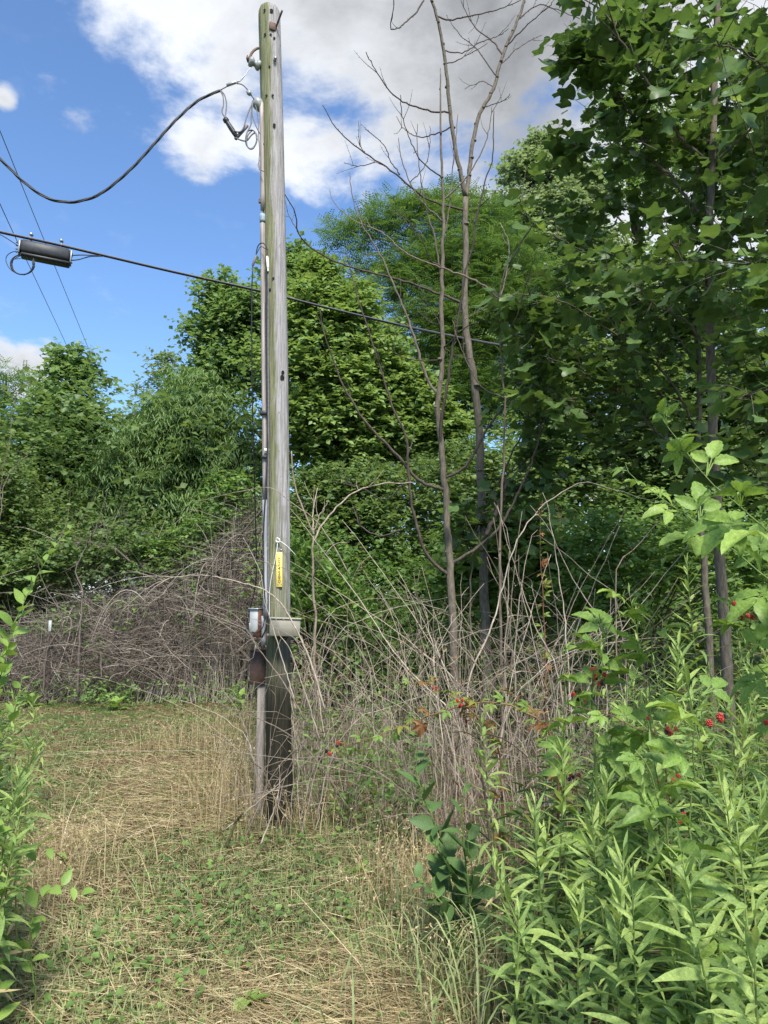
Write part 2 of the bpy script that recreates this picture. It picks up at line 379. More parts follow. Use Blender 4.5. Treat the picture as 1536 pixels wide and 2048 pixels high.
def bramble(n=3, seed=0):
    """compound leaf: n pleated toothed leaflets on a stalk"""
    V = []; Fq = []
    lays = {3: [(0, .42, 0, .62), (.05, .34, 62, .5), (-.05, .34, -62, .5)],
            5: [(0, .42, 0, .60), (.04, .36, 48, .52), (-.04, .36, -48, .52), (.04, .30, 100, .42), (-.04, .30, -100, .42)]}[n]
    rg = random.Random(seed)
    for (x0, y0, a, l) in lays:
        a = math.radians(a + rg.uniform(-8, 8)); segs = 9; b = len(V); droop = rg.uniform(.5, 1.2)
        for i in range(segs + 1):
            t = i / segs
            hw = .27 * l * (math.sin(math.pi * (t ** .72)) ** .8 if 0 < t < 1 else 0.02)
            tooth = 1.0 + (.10 if i % 2 else -.06); z0 = -droop * t * t * l * .55; pl = (.036 if i % 2 else -.036) * l
            for k, q in enumerate((-1, -.5, 0, .5, 1)):
                lx = q * hw * (tooth if abs(q) == 1 else 1); ly = l * (t + .05 * abs(q) * (1 if 0 < t < 1 else 0)); lz = z0 + abs(q) * hw * .35 + (pl * (1 if abs(q) == .5 else .5) if q else -.012 * l)
                V.append((x0 + lx * math.cos(a) + ly * math.sin(a), y0 + ly * math.cos(a) - lx * math.sin(a), lz))
        for i in range(segs):
            for k in range(4):
                c = b + i * 5 + k; Fq.append((c, c + 1, c + 6, c + 5))
        c = len(V); w = .012                      # leaf stalk
        V += [(-w, 0, 0), (w, 0, 0), (w + x0, y0, 0), (x0 - w, y0, 0)]; Fq.append((c, c + 1, c + 2, c + 3))
    return tpl(V, Fq)
BRAM = [bramble(3, 1), bramble(5, 2), bramble(3, 3), bramble(5, 4)]
# ------------------------------------------------------------------ shared materials
M = {}
M['gold'] = leaf_mat('goldenrod_leaf', [(0, (.065, .118, .034)), (.45, (.120, .200, .054)), (.8, (.182, .275, .070)), (1, (.245, .335, .085))], .38, .55, .22)
M['bram'] = leaf_mat('bramble_leaf', [(0, (.075, .145, .030)), (.5, (.16, .26, .048)), (1, (.27, .38, .075))], .36, .48, .3)
M['bramred'] = leaf_mat('bramble_leaf_turning', [(0, (.20, .06, .03)), (.22, (.25, .13, .045)), (.45, (.21, .21, .05)), (.75, (.15, .22, .05)), (1, (.19, .27, .06))], .3, .5, .3, .9, lk_=(1, 1.1, 1))
M['weed'] = leaf_mat('dark_weed_leaf', [(0, (.038, .080, .022)), (.6, (.075, .140, .036)), (1, (.12, .19, .05))], .24, .55, .25)
M['shoot'] = leaf_mat('fresh_shoot_leaf', [(0, (.10, .18, .035)), (.6, (.18, .29, .055)), (1, (.27, .38, .08))], .38, .45, .3)
M['tulip'] = leaf_mat('tulip_leaf', [(0, (.042, .085, .024)), (.55, (.085, .150, .036)), (.85, (.135, .215, .050)), (.985, (.18, .26, .06)), (1, (.45, .30, .05))], .42, .42, .35, .35)
M['maple'] = leaf_mat('box_elder_leaf', [(0, (.095, .165, .044)), (.55, (.155, .245, .066)), (1, (.225, .32, .09))], .45, .5, .3, .0)
M['poplar'] = leaf_mat('poplar_leaf_far', [(0, (.070, .135, .040)), (.5, (.120, .205, .064)), (1, (.185, .28, .095))], .46, .45, .4, .0)
M['locust'] = leaf_mat('locust_leaf_far', [(0, (.052, .112, .024)), (.5, (.092, .172, .038)), (1, (.145, .235, .058))], .46, .5, .25, .0)
M['peach'] = leaf_mat('hanging_leaf_far', [(0, (.060, .120, .030)), (.5, (.105, .185, .046)), (1, (.18, .27, .07))], .46, .45, .35, .0)
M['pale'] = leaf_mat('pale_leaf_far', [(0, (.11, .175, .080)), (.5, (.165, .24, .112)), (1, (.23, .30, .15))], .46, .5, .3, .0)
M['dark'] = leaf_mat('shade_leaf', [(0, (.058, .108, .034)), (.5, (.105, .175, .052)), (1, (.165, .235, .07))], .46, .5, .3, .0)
M['under'] = leaf_mat('understory_leaf', [(0, (.060, .120, .030)), (.5, (.115, .205, .048)), (1, (.19, .30, .07))], .46, .5, .3, .0)
M['grass'] = leaf_mat('grass_blade', [(0, (.085, .125, .040)), (.5, (.165, .22, .075)), (1, (.28, .32, .13))], .25, .55, .25, .0, (1.15, 1.15, .6), 0)
M['straw'] = leaf_mat('straw_blade', [(0, (.20, .145, .070)), (.5, (.42, .335, .175)), (1, (.62, .525, .32))], .15, .6, .25, .0, (1, 1, .9), 0, lk_=(1, 1, 1))
M['litter'] = leaf_mat('leaf_litter', [(0, (.045, .028, .016)), (.5, (.13, .085, .045)), (1, (.27, .20, .11))], .08, .8, .1, .0, (1, 1, 1), 0, lk_=(1, 1, 1))
M['gstem'] = stick_mat('green_stem', [(0, (.07, .11, .03)), (.6, (.13, .19, .05)), (1, (.22, .24, .08))], .6)
M['rstem'] = stick_mat('reddish_cane', [(0, (.09, .045, .03)), (.5, (.16, .08, .045)), (1, (.20, .15, .06))], .6)
M['cane'] = stick_mat('dead_cane', [(0, (.085, .064, .048)), (.45, (.225, .178, .135)), (1, (.43, .36, .285))], .85)
M['brush'] = stick_mat('dead_vine', [(0, (.075, .060, .048)), (.5, (.255, .215, .175)), (1, (.48, .42, .355))], .9)
M['bark'] = stick_mat('grey_brown_bark', [(0, (.058, .047, .036)), (.5, (.115, .095, .072)), (1, (.185, .158, .122))], .9, (45, 45, 14), .6)
M['twig'] = stick_mat('bare_twig', [(0, (.050, .038, .032)), (.5, (.090, .070, .057)), (1, (.17, .14, .115))], .8)
M['darkbark'] = stick_mat('dark_bark', [(0, (.026, .020, .015)), (.5, (.055, .042, .030)), (1, (.11, .09, .065))], .9)

# ------------------------------------------------------------------ ground sheet
def axis(lo, hi, dense_lo, dense_hi, n_d, n_o):
    return np.unique(np.concatenate([lo + (dense_lo - lo) * (1 - np.linspace(1, 0, n_o) ** 3), np.linspace(dense_lo, dense_hi, n_d), dense_hi + (hi - dense_hi) * np.linspace(0, 1, n_o) ** 3]))
gx = axis(-600, 600, -6, 6, 100, 20); gy = axis(-400, 1500, 0, 16, 130, 20)
GX, GY = np.meshgrid(gx, gy, indexing='xy')
GV = np.stack([GX, GY, np.where((np.abs(GX) < 30) & (GY < 60) & (GY > -30), gz(GX, GY), 0)], -1).reshape(-1, 3)
nx = len(gx); ii, jj = np.meshgrid(np.arange(len(gy) - 1), np.arange(nx - 1), indexing='ij')
q = (ii * nx + jj).ravel()
gmb = MB().add(GV, np.stack([q, q + 1, q + nx + 1, q + nx], -1))
m, nd, lk = mat('ground_soil')
tcn = N(nd, 'ShaderNodeTexCoord')
def gnoise(s, d=6, r=.6):
    n = N(nd, 'ShaderNodeTexNoise'); n.inputs['Scale'].default_value = s; n.inputs['Detail'].default_value = d; n.inputs['Roughness'].default_value = r; lk.new(tcn.outputs['Object'], n.inputs[0]); return n.outputs[0]
fine = gnoise(38, 8, .7); c1 = ramp(nd, lk, fine, [(.25, (.035, .025, .015)), (.5, (.12, .085, .045)), (.75, (.30, .22, .12))])
c2 = ramp(nd, lk, gnoise(52, 8, .7), [(.3, (.03, .05, .014)), (.55, (.07, .115, .03)), (.8, (.16, .19, .06))])
f = ramp(nd, lk, gnoise(2.1, 5, .6), [(.42, (0, 0, 0)), (.58, (1, 1, 1))])
mx = N(nd, 'ShaderNodeMix', data_type='RGBA'); lk.new(f, mx.inputs[0]); lk.new(c1, mx.inputs[6]); lk.new(c2, mx.inputs[7])
p = N(nd, 'ShaderNodeBsdfPrincipled'); lk.new(mx.outputs[2], p.inputs['Base Color']); p.inputs['Roughness'].default_value = .95; p.inputs['Specular IOR Level'].default_value = .1
bp = N(nd, 'ShaderNodeBump'); bp.inputs['Strength'].default_value = .8; bp.inputs['Distance'].default_value = .02; lk.new(fine, bp.inputs['Height']); lk.new(bp.outputs[0], p.inputs['Normal'])
lk.new(p.outputs[0], N(nd, 'ShaderNodeOutputMaterial').inputs[0])
single('ground', gmb, m, (0, 0, 0), kind='structure')

# ------------------------------------------------------------------ grass, straw and litter on the mown strip
RG = np.random.default_rng(11)
def left_edge(y): return np.interp(y, [2, 3.2, 4.2, 6, 9, 12.5], [-1.35, -1.35, -1.75, -2.4, -4.2, -6.5])
def right_edge(y): return np.interp(y, [2, 3.2, 3.8, 4.6, 5.4, 6.2, 8, 10, 12.5], [.30, .42, .42, .30, .0, -.72, -.85, -1.3, -2.0])
def sample_strip(n, y0=2.2, y1=14.5, pw=1.9, spill=.35):
    u = RG.random(n); e = 1 - pw
    y = (y0 ** e + u * (y1 ** e - y0 ** e)) ** (1 / e)
    l = left_edge(y) - spill; r = right_edge(y) + spill
    x = l + (r - l) * RG.random(n)
    return x, y
def tanness(x, y):                        # where the mown growth is dry straw rather than green
    t = fbm(x * .9 + 3, y * .6 + 1, 21, 3)
    a = np.exp(-(((x + 1.75) / 1.0) ** 2 + ((y - 7.4) / 1.7) ** 2)) * .55      # pale patch left of the pole
    b = np.exp(-(((y - 3.35) / .5) ** 2)) * .22 
    c = np.exp(-(((x + .35) / .9) ** 2 + ((y - 4.6) / .9) ** 2)) * -.40       # green patch before the pole
    d = np.exp(-(((y - 10.6) / 1.6) ** 2)) * -.32
    e = np.exp(-(((x - .25) / .45) ** 2 + ((y - 4.0) / 1.0) ** 2)) * .22
    return np.clip(t + a + b + c + d + e, 0, 1)
# lying straw: broken, matted pieces
def straw(n, lo, hi, dens, wmin, wmax, zmax, K):
    x, y = sample_strip(n); keep = RG.random(n) < np.clip((tanness(x, y) - .34) * 2.6, dens, 1); x, y = x[keep], y[keep]; n = len(x)
    ang = fbm(x * .8, y * .8, 33, 2) * 9 + RG.normal(0, .95, n)
    L = RG.uniform(lo, hi, n) * (1 + .6 * fbm(x * 3, y * 3, 12)); dr = np.stack([np.cos(ang), np.sin(ang), RG.normal(.05, .16, n)], -1)
    A = np.stack([x, y, gz(x, y) + RG.random(n) ** 2 * zmax], -1); C = A + dr * L[:, None]; C[:, 2] = np.maximum(C[:, 2], gz(C[:, 0], C[:, 1]) + .003)
    B = (A + C) / 2 + np.stack([RG.normal(0, .02, n), RG.normal(0, .02, n), RG.uniform(0, .025, n)], -1)
    side = nrm(np.cross(dr, np.array([0, 0, 1.0])) + RG.normal(0, .5, (n, 3))); wd = np.linspace(1, .4, K)
    return ribbons(bez(A, B, C, K), side, RG.uniform(wmin, wmax, n)[:, None] * wd[None], np.clip(RG.normal(.46, .30, n) + .25 * (fbm(x * 1.3, y * 1.3, 14) - .5), 0, 1))
smb = MB(); smb.add(*straw(92000, .03, .12, .36, .0024, .0052, .04, 2)); smb.add(*straw(22000, .12, .32, .22, .0018, .0036, .06, 3))
single('mown_straw', smb, M['straw'], (0, 0, 0), 'dry tan mown straw lying over the cut strip', 'straw', kind='stuff')
# short green grass
n = 52000
x, y = sample_strip(n); keep = RG.random(n) < np.clip((.80 - tanness(x, y)) * 2.1, .22, 1); x, y = x[keep], y[keep]; n = len(x)
ang = RG.uniform(0, 2 * math.pi, n); h = RG.uniform(.025, .09, n) * (.6 + .8 * fbm(x * 2, y * 2, 4)); lean = RG.uniform(.2, 1.3, n)
A = np.stack([x, y, gz(x, y) - .005], -1); o = np.stack([np.cos(ang), np.sin(ang), np.zeros(n)], -1)
C = A + o * (h * lean)[:, None] + np.array([0, 0, 1]) * h[:, None] * np.clip(1.1 - .35 * lean, .3, 1)[:, None]; B = A + o * (h * .2)[:, None] + np.array([0, 0, .75]) * h[:, None]
side = np.stack([-np.sin(ang), np.cos(ang), np.zeros(n)], -1)
V, Fq, t = ribbons(bez(A, B, C, 3), side, RG.uniform(.0025, .0055, n)[:, None] * np.array([1, .9, .12]), np.clip(fbm(x * 1.5, y * 1.5, 8) + RG.normal(.0, .2, n), 0, 1))
single('short_grass', MB().add(V, Fq, t), M['grass'], (0, 0, 0), 'short green grass blades sprouting through the straw', 'grass', kind='stuff')
# low broad leaves (clover, violet)
n = 11000
x, y = sample_strip(n); keep = RG.random(n) < np.clip((.66 - tanness(x, y)) * 2.2, .06, .9); x, y = x[keep], y[keep]; n = len(x)
pos = np.stack([x, y, gz(x, y) + RG.uniform(.005, .07, n)], -1); ang = RG.uniform(0, 6.283, n)
R = frames(np.stack([np.cos(ang), np.sin(ang), RG.normal(.1, .3, n)], -1), nrm(np.stack([RG.normal(0, .4, n), RG.normal(0, .4, n) - .15, np.ones(n)], -1)))
gmb = MB(); scatter(gmb, LEAFW, pos, R, RG.uniform(.015, .042, n), np.clip(RG.normal(.5, .25, n), 0, 1))
single('ground_cover', gmb, M['under'], (0, 0, 0), 'small round weed leaves low among the mown grass', 'weeds', kind='stuff')
# brown litter everywhere near
n = 30000
y = 2.2 + 11 * RG.random(n) ** 1.6; x = (RG.random(n) - .5) * (2.2 + y * 1.05)
pos = np.stack([x, y, gz(x, y) + RG.uniform(.0, .02, n)], -1); ang = RG.uniform(0, 6.283, n)
R = frames(np.stack([np.cos(ang), np.sin(ang), RG.normal(0, .25, n)], -1), nrm(np.stack([RG.normal(0, .5, n), RG.normal(0, .5, n), np.ones(n)], -1)))
gmb = MB(); scatter(gmb, LEAF2, pos, R, np.stack([RG.uniform(.012, .05, n), RG.uniform(.02, .07, n), np.full(n, .04)], -1), np.clip(RG.normal(.45, .25, n), 0, 1))
single('leaf_litter', gmb, M['litter'], (0, 0, 0), 'brown dead leaf litter on the soil', 'litter', kind='stuff')
# ------------------------------------------------------------------ utility pole
PB = gnd(561, 1648); YP = PB[1]; PB[2] = float(gz(PB[0], PB[1]))
def pole_x(py): return np.interp(py, [10, 300, 700, 1050, 1300, 1500, 1650], [538, 546, 553, 556.5, 556.7, 557.5, 561.5])
def pole_hw(py): return np.interp(py, [10, 300, 700, 1050, 1300, 1650], [18.2, 20, 22, 23, 23.5, 24.8])
def pole_pt(py): return at(pole_x(py), py, YP)
PR = lambda py: pole_hw(py) * mpx(math.hypot(YP, pole_pt(py)[2] - CAMH))
def front(px, py, out=0.0):                # a point on the shaft's near face at a pixel
    c = pole_pt(py); r = PR(py); dx = (px - pole_x(py)) / pole_hw(py) * r
    return np.array([c[0] + dx, c[1] - math.sqrt(max(0, r * r - min(dx * dx, r * r))) - out, c[2]])

m, nd, lk = mat('weathered_pole_wood')
tcn = N(nd, 'ShaderNodeTexCoord'); 
def pn(scale, detail=6, rough=.6, mapping=(1, 1, 1)):
    mp = N(nd, 'ShaderNodeMapping'); mp.inputs[3].default_value = mapping; lk.new(tcn.outputs['Object'], mp.inputs[0])
    n = N(nd, 'ShaderNodeTexNoise'); n.inputs['Scale'].default_value = scale; n.inputs['Detail'].default_value = detail; n.inputs['Roughness'].default_value = rough; lk.new(mp.outputs[0], n.inputs[0]); return n.outputs[0]
grain = pn(1, 7, .65, (95, 95, 3.5)); blot = pn(7, 6, .6, (1, 1, .45)); spots = pn(1, 4, .6, (130, 130, 28))
wood = ramp(nd, lk, grain, [(.28, (.105, .096, .092)), (.5, (.31, .29, .288)), (.75, (.46, .44, .445))])
alg = ramp(nd, lk, grain, [(.28, (.055, .058, .028)), (.5, (.165, .172, .085)), (.75, (.30, .30, .19))])
sx = N(nd, 'ShaderNodeSeparateXYZ'); lk.new(tcn.outputs['Object'], sx.inputs[0])
def pm(op, a, b, clamp=False):
    n = N(nd, 'ShaderNodeMath', operation=op, use_clamp=clamp)
    for i, v in enumerate((a, b)):
        if isinstance(v, (int, float)): n.inputs[i].default_value = v
        else: lk.new(v, n.inputs[i])
    return n.outputs[0]
def pr(x, a, b, c=0, d=1):
    n = N(nd, 'ShaderNodeMapRange', interpolation_type='SMOOTHSTEP'); lk.new(x, n.inputs[0])
    for i, v in zip((1, 2, 3, 4), (a, b, c, d)): n.inputs[i].default_value = v
    return n.outputs[0]
# lean of the shaft is removed so that the algae keeps to one side of it
axx = pm('SUBTRACT', sx.outputs[0], pm('MULTIPLY', sx.outputs[2], float((pole_pt(15)[0] - PB[0]) / (pole_pt(15)[2] - PB[2]))))
sidef = pr(pm('ADD', axx, pm('MULTIPLY', pm('SUBTRACT', blot, .5), .12)), .0, .04, 1, 0)
low = pr(sx.outputs[2], 1.2, 3.4, .8, .1)
sidef = pm('MAXIMUM', pm('MULTIPLY', sidef, .95), pm('MULTIPLY', pr(blot, .42, .58), low))
mx = N(nd, 'ShaderNodeMix', data_type='RGBA'); lk.new(sidef, mx.inputs[0]); lk.new(wood, mx.inputs[6]); lk.new(alg, mx.inputs[7])
creo = ramp(nd, lk, grain, [(.3, (.010, .009, .007)), (.55, (.030, .028, .018)), (.8, (.075, .07, .045))])   # creosote soaked butt
cf = pr(pm('ADD', sx.outputs[2], pm('MULTIPLY', pm('SUBTRACT', blot, .5), .8)), .75, 1.75, 1, 0)
mx2 = N(nd, 'ShaderNodeMix', data_type='RGBA'); lk.new(cf, mx2.inputs[0]); lk.new(mx.outputs[2], mx2.inputs[6]); lk.new(creo, mx2.inputs[7])
sp = pr(spots, .66, .70, 1, .25); vs = N(nd, 'ShaderNodeVectorMath', operation='SCALE'); lk.new(mx2.outputs[2], vs.inputs[0]); lk.new(sp, vs.inputs['Scale'])
p = N(nd, 'ShaderNodeBsdfPrincipled'); lk.new(vs.outputs[0], p.inputs['Base Color']); p.inputs['Roughness'].default_value = .88; p.inputs['Specular IOR Level'].default_value = .2
bp = N(nd, 'ShaderNodeBump'); bp.inputs['Strength'].default_value = .75; bp.inputs['Distance'].default_value = .012; lk.new(grain, bp.inputs['Height']); lk.new(bp.outputs[0], p.inputs['Normal'])
lk.new(p.outputs[0], N(nd, 'ShaderNodeOutputMaterial').inputs[0]); POLEM = m
M['conduit'] = stick_mat('weathered_conduit', [(0, (.13, .10, .085)), (.5, (.25, .205, .185)), (1, (.40, .36, .34))], .6, (70, 70, 4), .15)
M['conduit_low'] = stick_mat('grey_conduit', [(0, (.20, .20, .205)), (.5, (.33, .335, .35)), (1, (.45, .45, .47))], .6, (60, 60, 5), .1)
M['galv'] = plain_mat('galvanised', (.36, .37, .38), .45, .6, .2, 60, rust=(.16, .08, .05), rust_lo=.6, rust_hi=.72)
M['rusty'] = plain_mat('rusty_iron', (.15, .10, .075), .8, .2, .35, 80)
M['porc'] = plain_mat('grey_porcelain', (.27, .28, .27), .3, 0, .2, 60)
M['black'] = plain_mat('black_cable_sheath', (.020, .021, .024), .5, 0, .3, 50)
M['grey_cable'] = plain_mat('weathered_cable', (.14, .135, .15), .6, 0, .25, 70)
M['closure'] = plain_mat('charcoal_plastic', (.035, .037, .042), .55, 0, .25, 20)
M['beige'] = plain_mat('beige_plastic', (.235, .218, .17), .5, 0, .12, 25)
M['beige_dark'] = plain_mat('beige_plastic_base', (.28, .26, .205), .55, 0, .15, 25)
M['white_box'] = plain_mat('pale_painted_steel', (.36, .375, .37), .45, .1, .1, 25, rust=(.13, .055, .03), rust_lo=.60, rust_hi=.68)
M['rust_side'] = plain_mat('rusted_steel', (.12, .055, .035), .85, .1, .4, 30, rust=(.40, .40, .40), rust_lo=.62, rust_hi=.72)
M['tag'] = plain_mat('yellow_tag', (.78, .60, .15), .5, 0, .06, 40)
M['ink'] = plain_mat('black_ink', (.022, .02, .015), .6, 0, .1, 40)
M['white'] = plain_mat('white_cord', (.72, .72, .68), .7, 0, .1, 60)
M['bluetape'] = plain_mat('grey_blue_collar', (.23, .30, .34), .55, 0, .15, 40)
M['hole'] = plain_mat('dark_bore', (.010, .009, .008), .95, 0, .2, 30)
M['brownpost'] = plain_mat('brown_steel_pedestal', (.072, .044, .034), .7, .1, .25, 40)
M['greywood'] = stick_mat('grey_wood_stake', [(0, (.16, .14, .12)), (.5, (.30, .265, .23)), (1, (.42, .38, .34))], .9, (80, 80, 6), .6)

pole = thing('utility_pole', PB, 'tall weathered wooden utility pole with green algae down one side', 'utility pole')
# shaft: slightly uneven, with drying checks cut into it
rg = np.random.default_rng(3); pys = np.concatenate([[1652], np.linspace(1640, 34, 70), [26, 19, 14]])
S = 40; rings = []; checks = [(rg.uniform(0, 2 * math.pi), rg.uniform(0, 1), rg.uniform(.15, .5)) for _ in range(26)] + [(-1.35, .15, .6), (-1.1, .75, .5), (-1.75, .5, .4), (-1.25, .95, .3)]
for i, py in enumerate(pys):
    c = pole_pt(py); r = PR(py); t = i / len(pys)
    if i >= len(pys) - 3: r *= [.97, .86, .62][i - (len(pys) - 3)]
    a = np.arange(S) * 2 * math.pi / S; rr = np.full(S, r) * (1 + .012 * np.sin(a * 2 + t * 3) + rg.normal(0, .006, S))
    for (ca, ct, cl) in checks:
        if abs(t - ct) < cl / 2:
            d = np.abs((a - ca - .25 * (t - ct) + math.pi) % (2 * math.pi) - math.pi); rr -= .006 * (d < .09)
    if i == 0: c = np.array([c[0], c[1], PB[2] - .25])
    rings.append(np.stack([c[0] + rr * np.cos(a), c[1] + rr * np.sin(a), np.full(S, c[2])], -1))
V = np.concatenate(rings); K = len(pys); j = np.arange(S); fq = np.concatenate([np.stack([k * S + j, k * S + (j + 1) % S, (k + 1) * S + (j + 1) % S, (k + 1) * S + j], -1) for k in range(K - 1)])
top = V[-S:].mean(0); V = np.concatenate([V, [top + [0, 0, .004]]]); f3 = np.stack([(K - 1) * S + j, (K - 1) * S + (j + 1) % S, np.full(S, K * S)], -1)
part(pole, 'shaft', MB().add(V, [fq, f3]), POLEM)
# bored bolt holes
def disc_hole(px, py, r):
    c = front(px, py, .002); mb = MB(); a = np.arange(9) * 2 * math.pi / 9
    ctr = pole_pt(py); n = nrm(c - ctr); n[2] = 0; u = nrm(np.cross(n, [0, 0, 1.0])); w = np.array([0, 0, 1.0])
    ring = c + (u[None] * np.cos(a)[:, None] + w[None] * np.sin(a)[:, None] * 1.15) * r; inner = c - n * .012 + (ring - c) * .5
    jj = np.arange(9); mb.add(np.concatenate([ring, inner]), [np.stack([jj, (jj + 1) % 9, 9 + (jj + 1) % 9, 9 + jj], -1), np.stack([np.full(7, 9), 9 + np.arange(1, 8), 9 + np.arange(2, 9)], -1)])
    ring2 = np.concatenate([ring, [c + n * .001]]); mb.add(ring2, np.stack([jj, (jj + 1) % 9, np.full(9, 9)], -1))
    part(pole, 'bolt_hole', mb, M['hole'])
for px, py, r in [(533, 36, 2.2), (545, 37, 3.2), (534, 84, 2.2), (544, 85, 2.2), (550, 90, 2.2), (542, 148, 1.8), (537, 205, 2.2), (548, 205, 2.2), (530, 297, 2), (551, 263, 2.6), (568, 750, 3), (567, 760, 4), (550, 566, 2), (543, 588, 2.4)]:
    disc_hole(px, py, r * mpx(YP + 1.5))
# through bolt with its square washer
mb = MB(); c = front(547, 68, .004); box(mb, c, (.055, .012, .065), Matrix.Rotation(.5, 3, 'Z'))
w = part(pole, 'washer_plate', mb, M['rusty'])
mb = MB(); a0 = front(550, 70, -.02); tube1(mb, [a0, a0 + np.array([.07, -.10, .09])], .0085, .0085, 8); part(pole, 'through_bolt', mb, M['rusty'])
mb = MB(); c = front(551, 133, 0); tube1(mb, [c, c + np.array([.01, -.03, 0])], .013, .011, 8); part(pole, 'bolt_head', mb, M['galv'])
def lathe(mb, base, axis_, prof, sides=14):
    axis_ = nrm(np.asarray(axis_, float)); u = nrm(np.cross(axis_, [0.13, .2, 1.0])); w = np.cross(axis_, u); a = np.arange(sides) * 2 * math.pi / sides
    V = np.concatenate([base + axis_ * z + (u[None] * np.cos(a)[:, None] + w[None] * np.sin(a)[:, None]) * r for z, r in prof]); k = len(prof); j = np.arange(sides)
    mb.add(V, np.concatenate([np.stack([q * sides + j, q * sides + (j + 1) % sides, (q + 1) * sides + (j + 1) % sides, (q + 1) * sides + j], -1) for q in range(k - 1)]))
YL = YP - .02
# spool insulator on its bent rod, upper left
mb = MB(); tube1(mb, [at(524, 95, YP), at(512, 98, YP - .03), at(503, 107, YP - .05), at(498, 122, YP - .06)], .011, .010, 8); ins = part(pole, 'insulator_rod', mb, M['rusty'])
mb = MB(); b0 = at(521, 133, YL); ax = at(499, 122, YP - .06) - b0; u = .0295
lathe(mb, b0, ax, [(0, .016), (.005, .038), (.02, .042), (.032, .036), (.044, .024), (.056, .024), (.066, .036), (.08, .041), (.092, .037), (.098, .016)]); part(pole, 'spool_insulator', mb, M['porc'])
mb = MB(); e = at(496, 119, YP - .05); box(mb, e, (.022, .05, .024), bev=.004); tube1(mb, [e + [0, 0, -.02], e + [-.005, 0, .035]], .006, .006, 6); part(pole, 'clevis_nut', mb, M['rusty'])
# weatherhead on top of the conduit
mb = MB(); b0 = at(523, 216, YL); lathe(mb, b0, at(508, 199, YL - .02) - b0, [(-.03, .030), (.0, .040), (.03, .047), (.06, .046), (.078, .034), (.086, .012)]); part(pole, 'weatherhead', mb, M['porc'])
# conduit down the left side
mb = MB(); L = [at(np.interp(py, [205, 400, 800, 1100, 1230], [523.5, 525.5, 529, 531, 533]), py, YP - .045) for py in (207, 420)]
tube1(mb, L, .0185, .0188, 12, 8); tube1(mb, [at(525, 428, YP - .045), at(527.5, 700, YP - .045), at(529, 820, YP - .045), at(530.3, 1000, YP - .045)], .019, .0195, 12, 14); con = part(pole, 'conduit', mb, M['conduit'])
mb = MB(); tube1(mb, [at(530.5, 1000, YP - .045), at(531.5, 1235, YP - .045)], .0205, .021, 12, 8); part(pole, 'lower_conduit', mb, M['conduit_low'])
mb = MB(); tube1(mb, [at(525.3, 430, YP - .045), at(525.5, 445, YP - .045)], 0.024, .024, 14, 4); part(pole, 'conduit_collar', mb, M['bluetape'])
for py, hw, h in ((827, .031, .028), (915, .022, .02)):
    mb = MB(); c = at(530 if py > 900 else 528.5, py, YP - .05); box(mb, c, (hw * 2, .075, h), bev=.004); part(pole, 'conduit_strap', mb, M['closure'])
mb = MB(); box(mb, at(533.5, 900, YP - .09), (.036, .02, .022), bev=.003); part(pole, 'white_clip', mb, M['white'])
for py in (402,): 
    mb = MB(); tube1(mb, [at(521, py - 4, YP - .05), at(520, py + 4, YP - .05)], .012, .012, 8); part(pole, 'conduit_strap', mb, M['rusty'])
# ground wire and telephone drop running down beside the conduit
mb = MB(); tube1(mb, [at(535, 530, YP - .1), at(532.5, 620, YP - .1), at(534, 780, YP - .1), at(535.5, 850, YP - .1), at(535, 905, YP - .11), at(531, 990, YP - .1), at(527, 1060, YP - .1), at(527, 1150, YP - .1), at(531, 1215, YP - .1)], .0065, .0065, 6, 40); part(pole, 'drop_wire', mb, M['black'])
mb = MB(); tube1(mb, [at(536.5, 545, YP - .1), at(536, 700, YP - .105), at(537, 840, YP - .105), at(536, 1000, YP - .1), at(538, 1200, YP - .1), at(541, 1240, YP - .11)], .006, .006, 6, 40); part(pole, 'drop_wire', mb, M['grey_cable'])
mb = MB(); lathe(mb, at(534.5, 515, YP - .115), at(536, 540, YP - .115) - at(534.5, 515, YP - .115), [(-.01, .006), (0, .0105), (.07, .0105), (.08, .007), (.11, .006)], 10); part(pole, 'wire_clamp', mb, M['white'])
mb = MB(); tube1(mb, [at(534.5, 515, YP - .115), at(534, 498, YP - .12), at(528, 487, YP - .12), at(519, 488, YP - .11), at(514, 498, YP - .1), at(512, 512, YP - .1)], .0045, .0045, 6, 24); tube1(mb, [at(537, 500, YP - .11), at(530, 497, YP - .13), at(522, 493, YP - .12), at(517, 500, YP - .11), at(512, 510, YP - .1)], .003, .003, 5, 16); part(pole, 'wire_loop', mb, M['black'])
mb = MB(); lathe(mb, at(513, 510, YP - .1), at(505, 532, YP - .1) - at(513, 510, YP - .1), [(0, .004), (.008, .010), (.085, .010), (.095, .005)], 10); part(pole, 'wire_clamp', mb, M['grey_cable'])
mb = MB(); tube1(mb, [at(505.5, 530, YP - .1), at(503.5, 600, YP - .08), at(504, 750, YP - .0), at(507, 900, YP + .15), at(511, 1040, YP + .4), at(512, 1160, YP + .5), at(496, 1235, YP + .55), at(490, 1290, YP + .5)], .0055, .0055, 6, 44)
lp = L = None; o = single('hanging_telephone_wire', mb, M['black'], at(490, 1290, YP + .5), 'thin black telephone wire hanging straight down beside the pole conduit', 'wire')
mb = MB(); tube1(mb, [at(511, 210, YP - .06), at(516, 235, YP - .06), at(517, 270, YP - .06), at(519, 300, YP - .07), at(518, 325, YP - .08), at(520, 338, YP - .09), at(528, 343, YP - .11)], .0036, .0036, 5, 30); tube1(mb, [at(520, 320, YP - .07), at(516, 330, YP - .08), at(519, 340, YP - .1)], .003, .003, 5, 10); part(pole, 'service_wire', mb, M['grey_cable'])
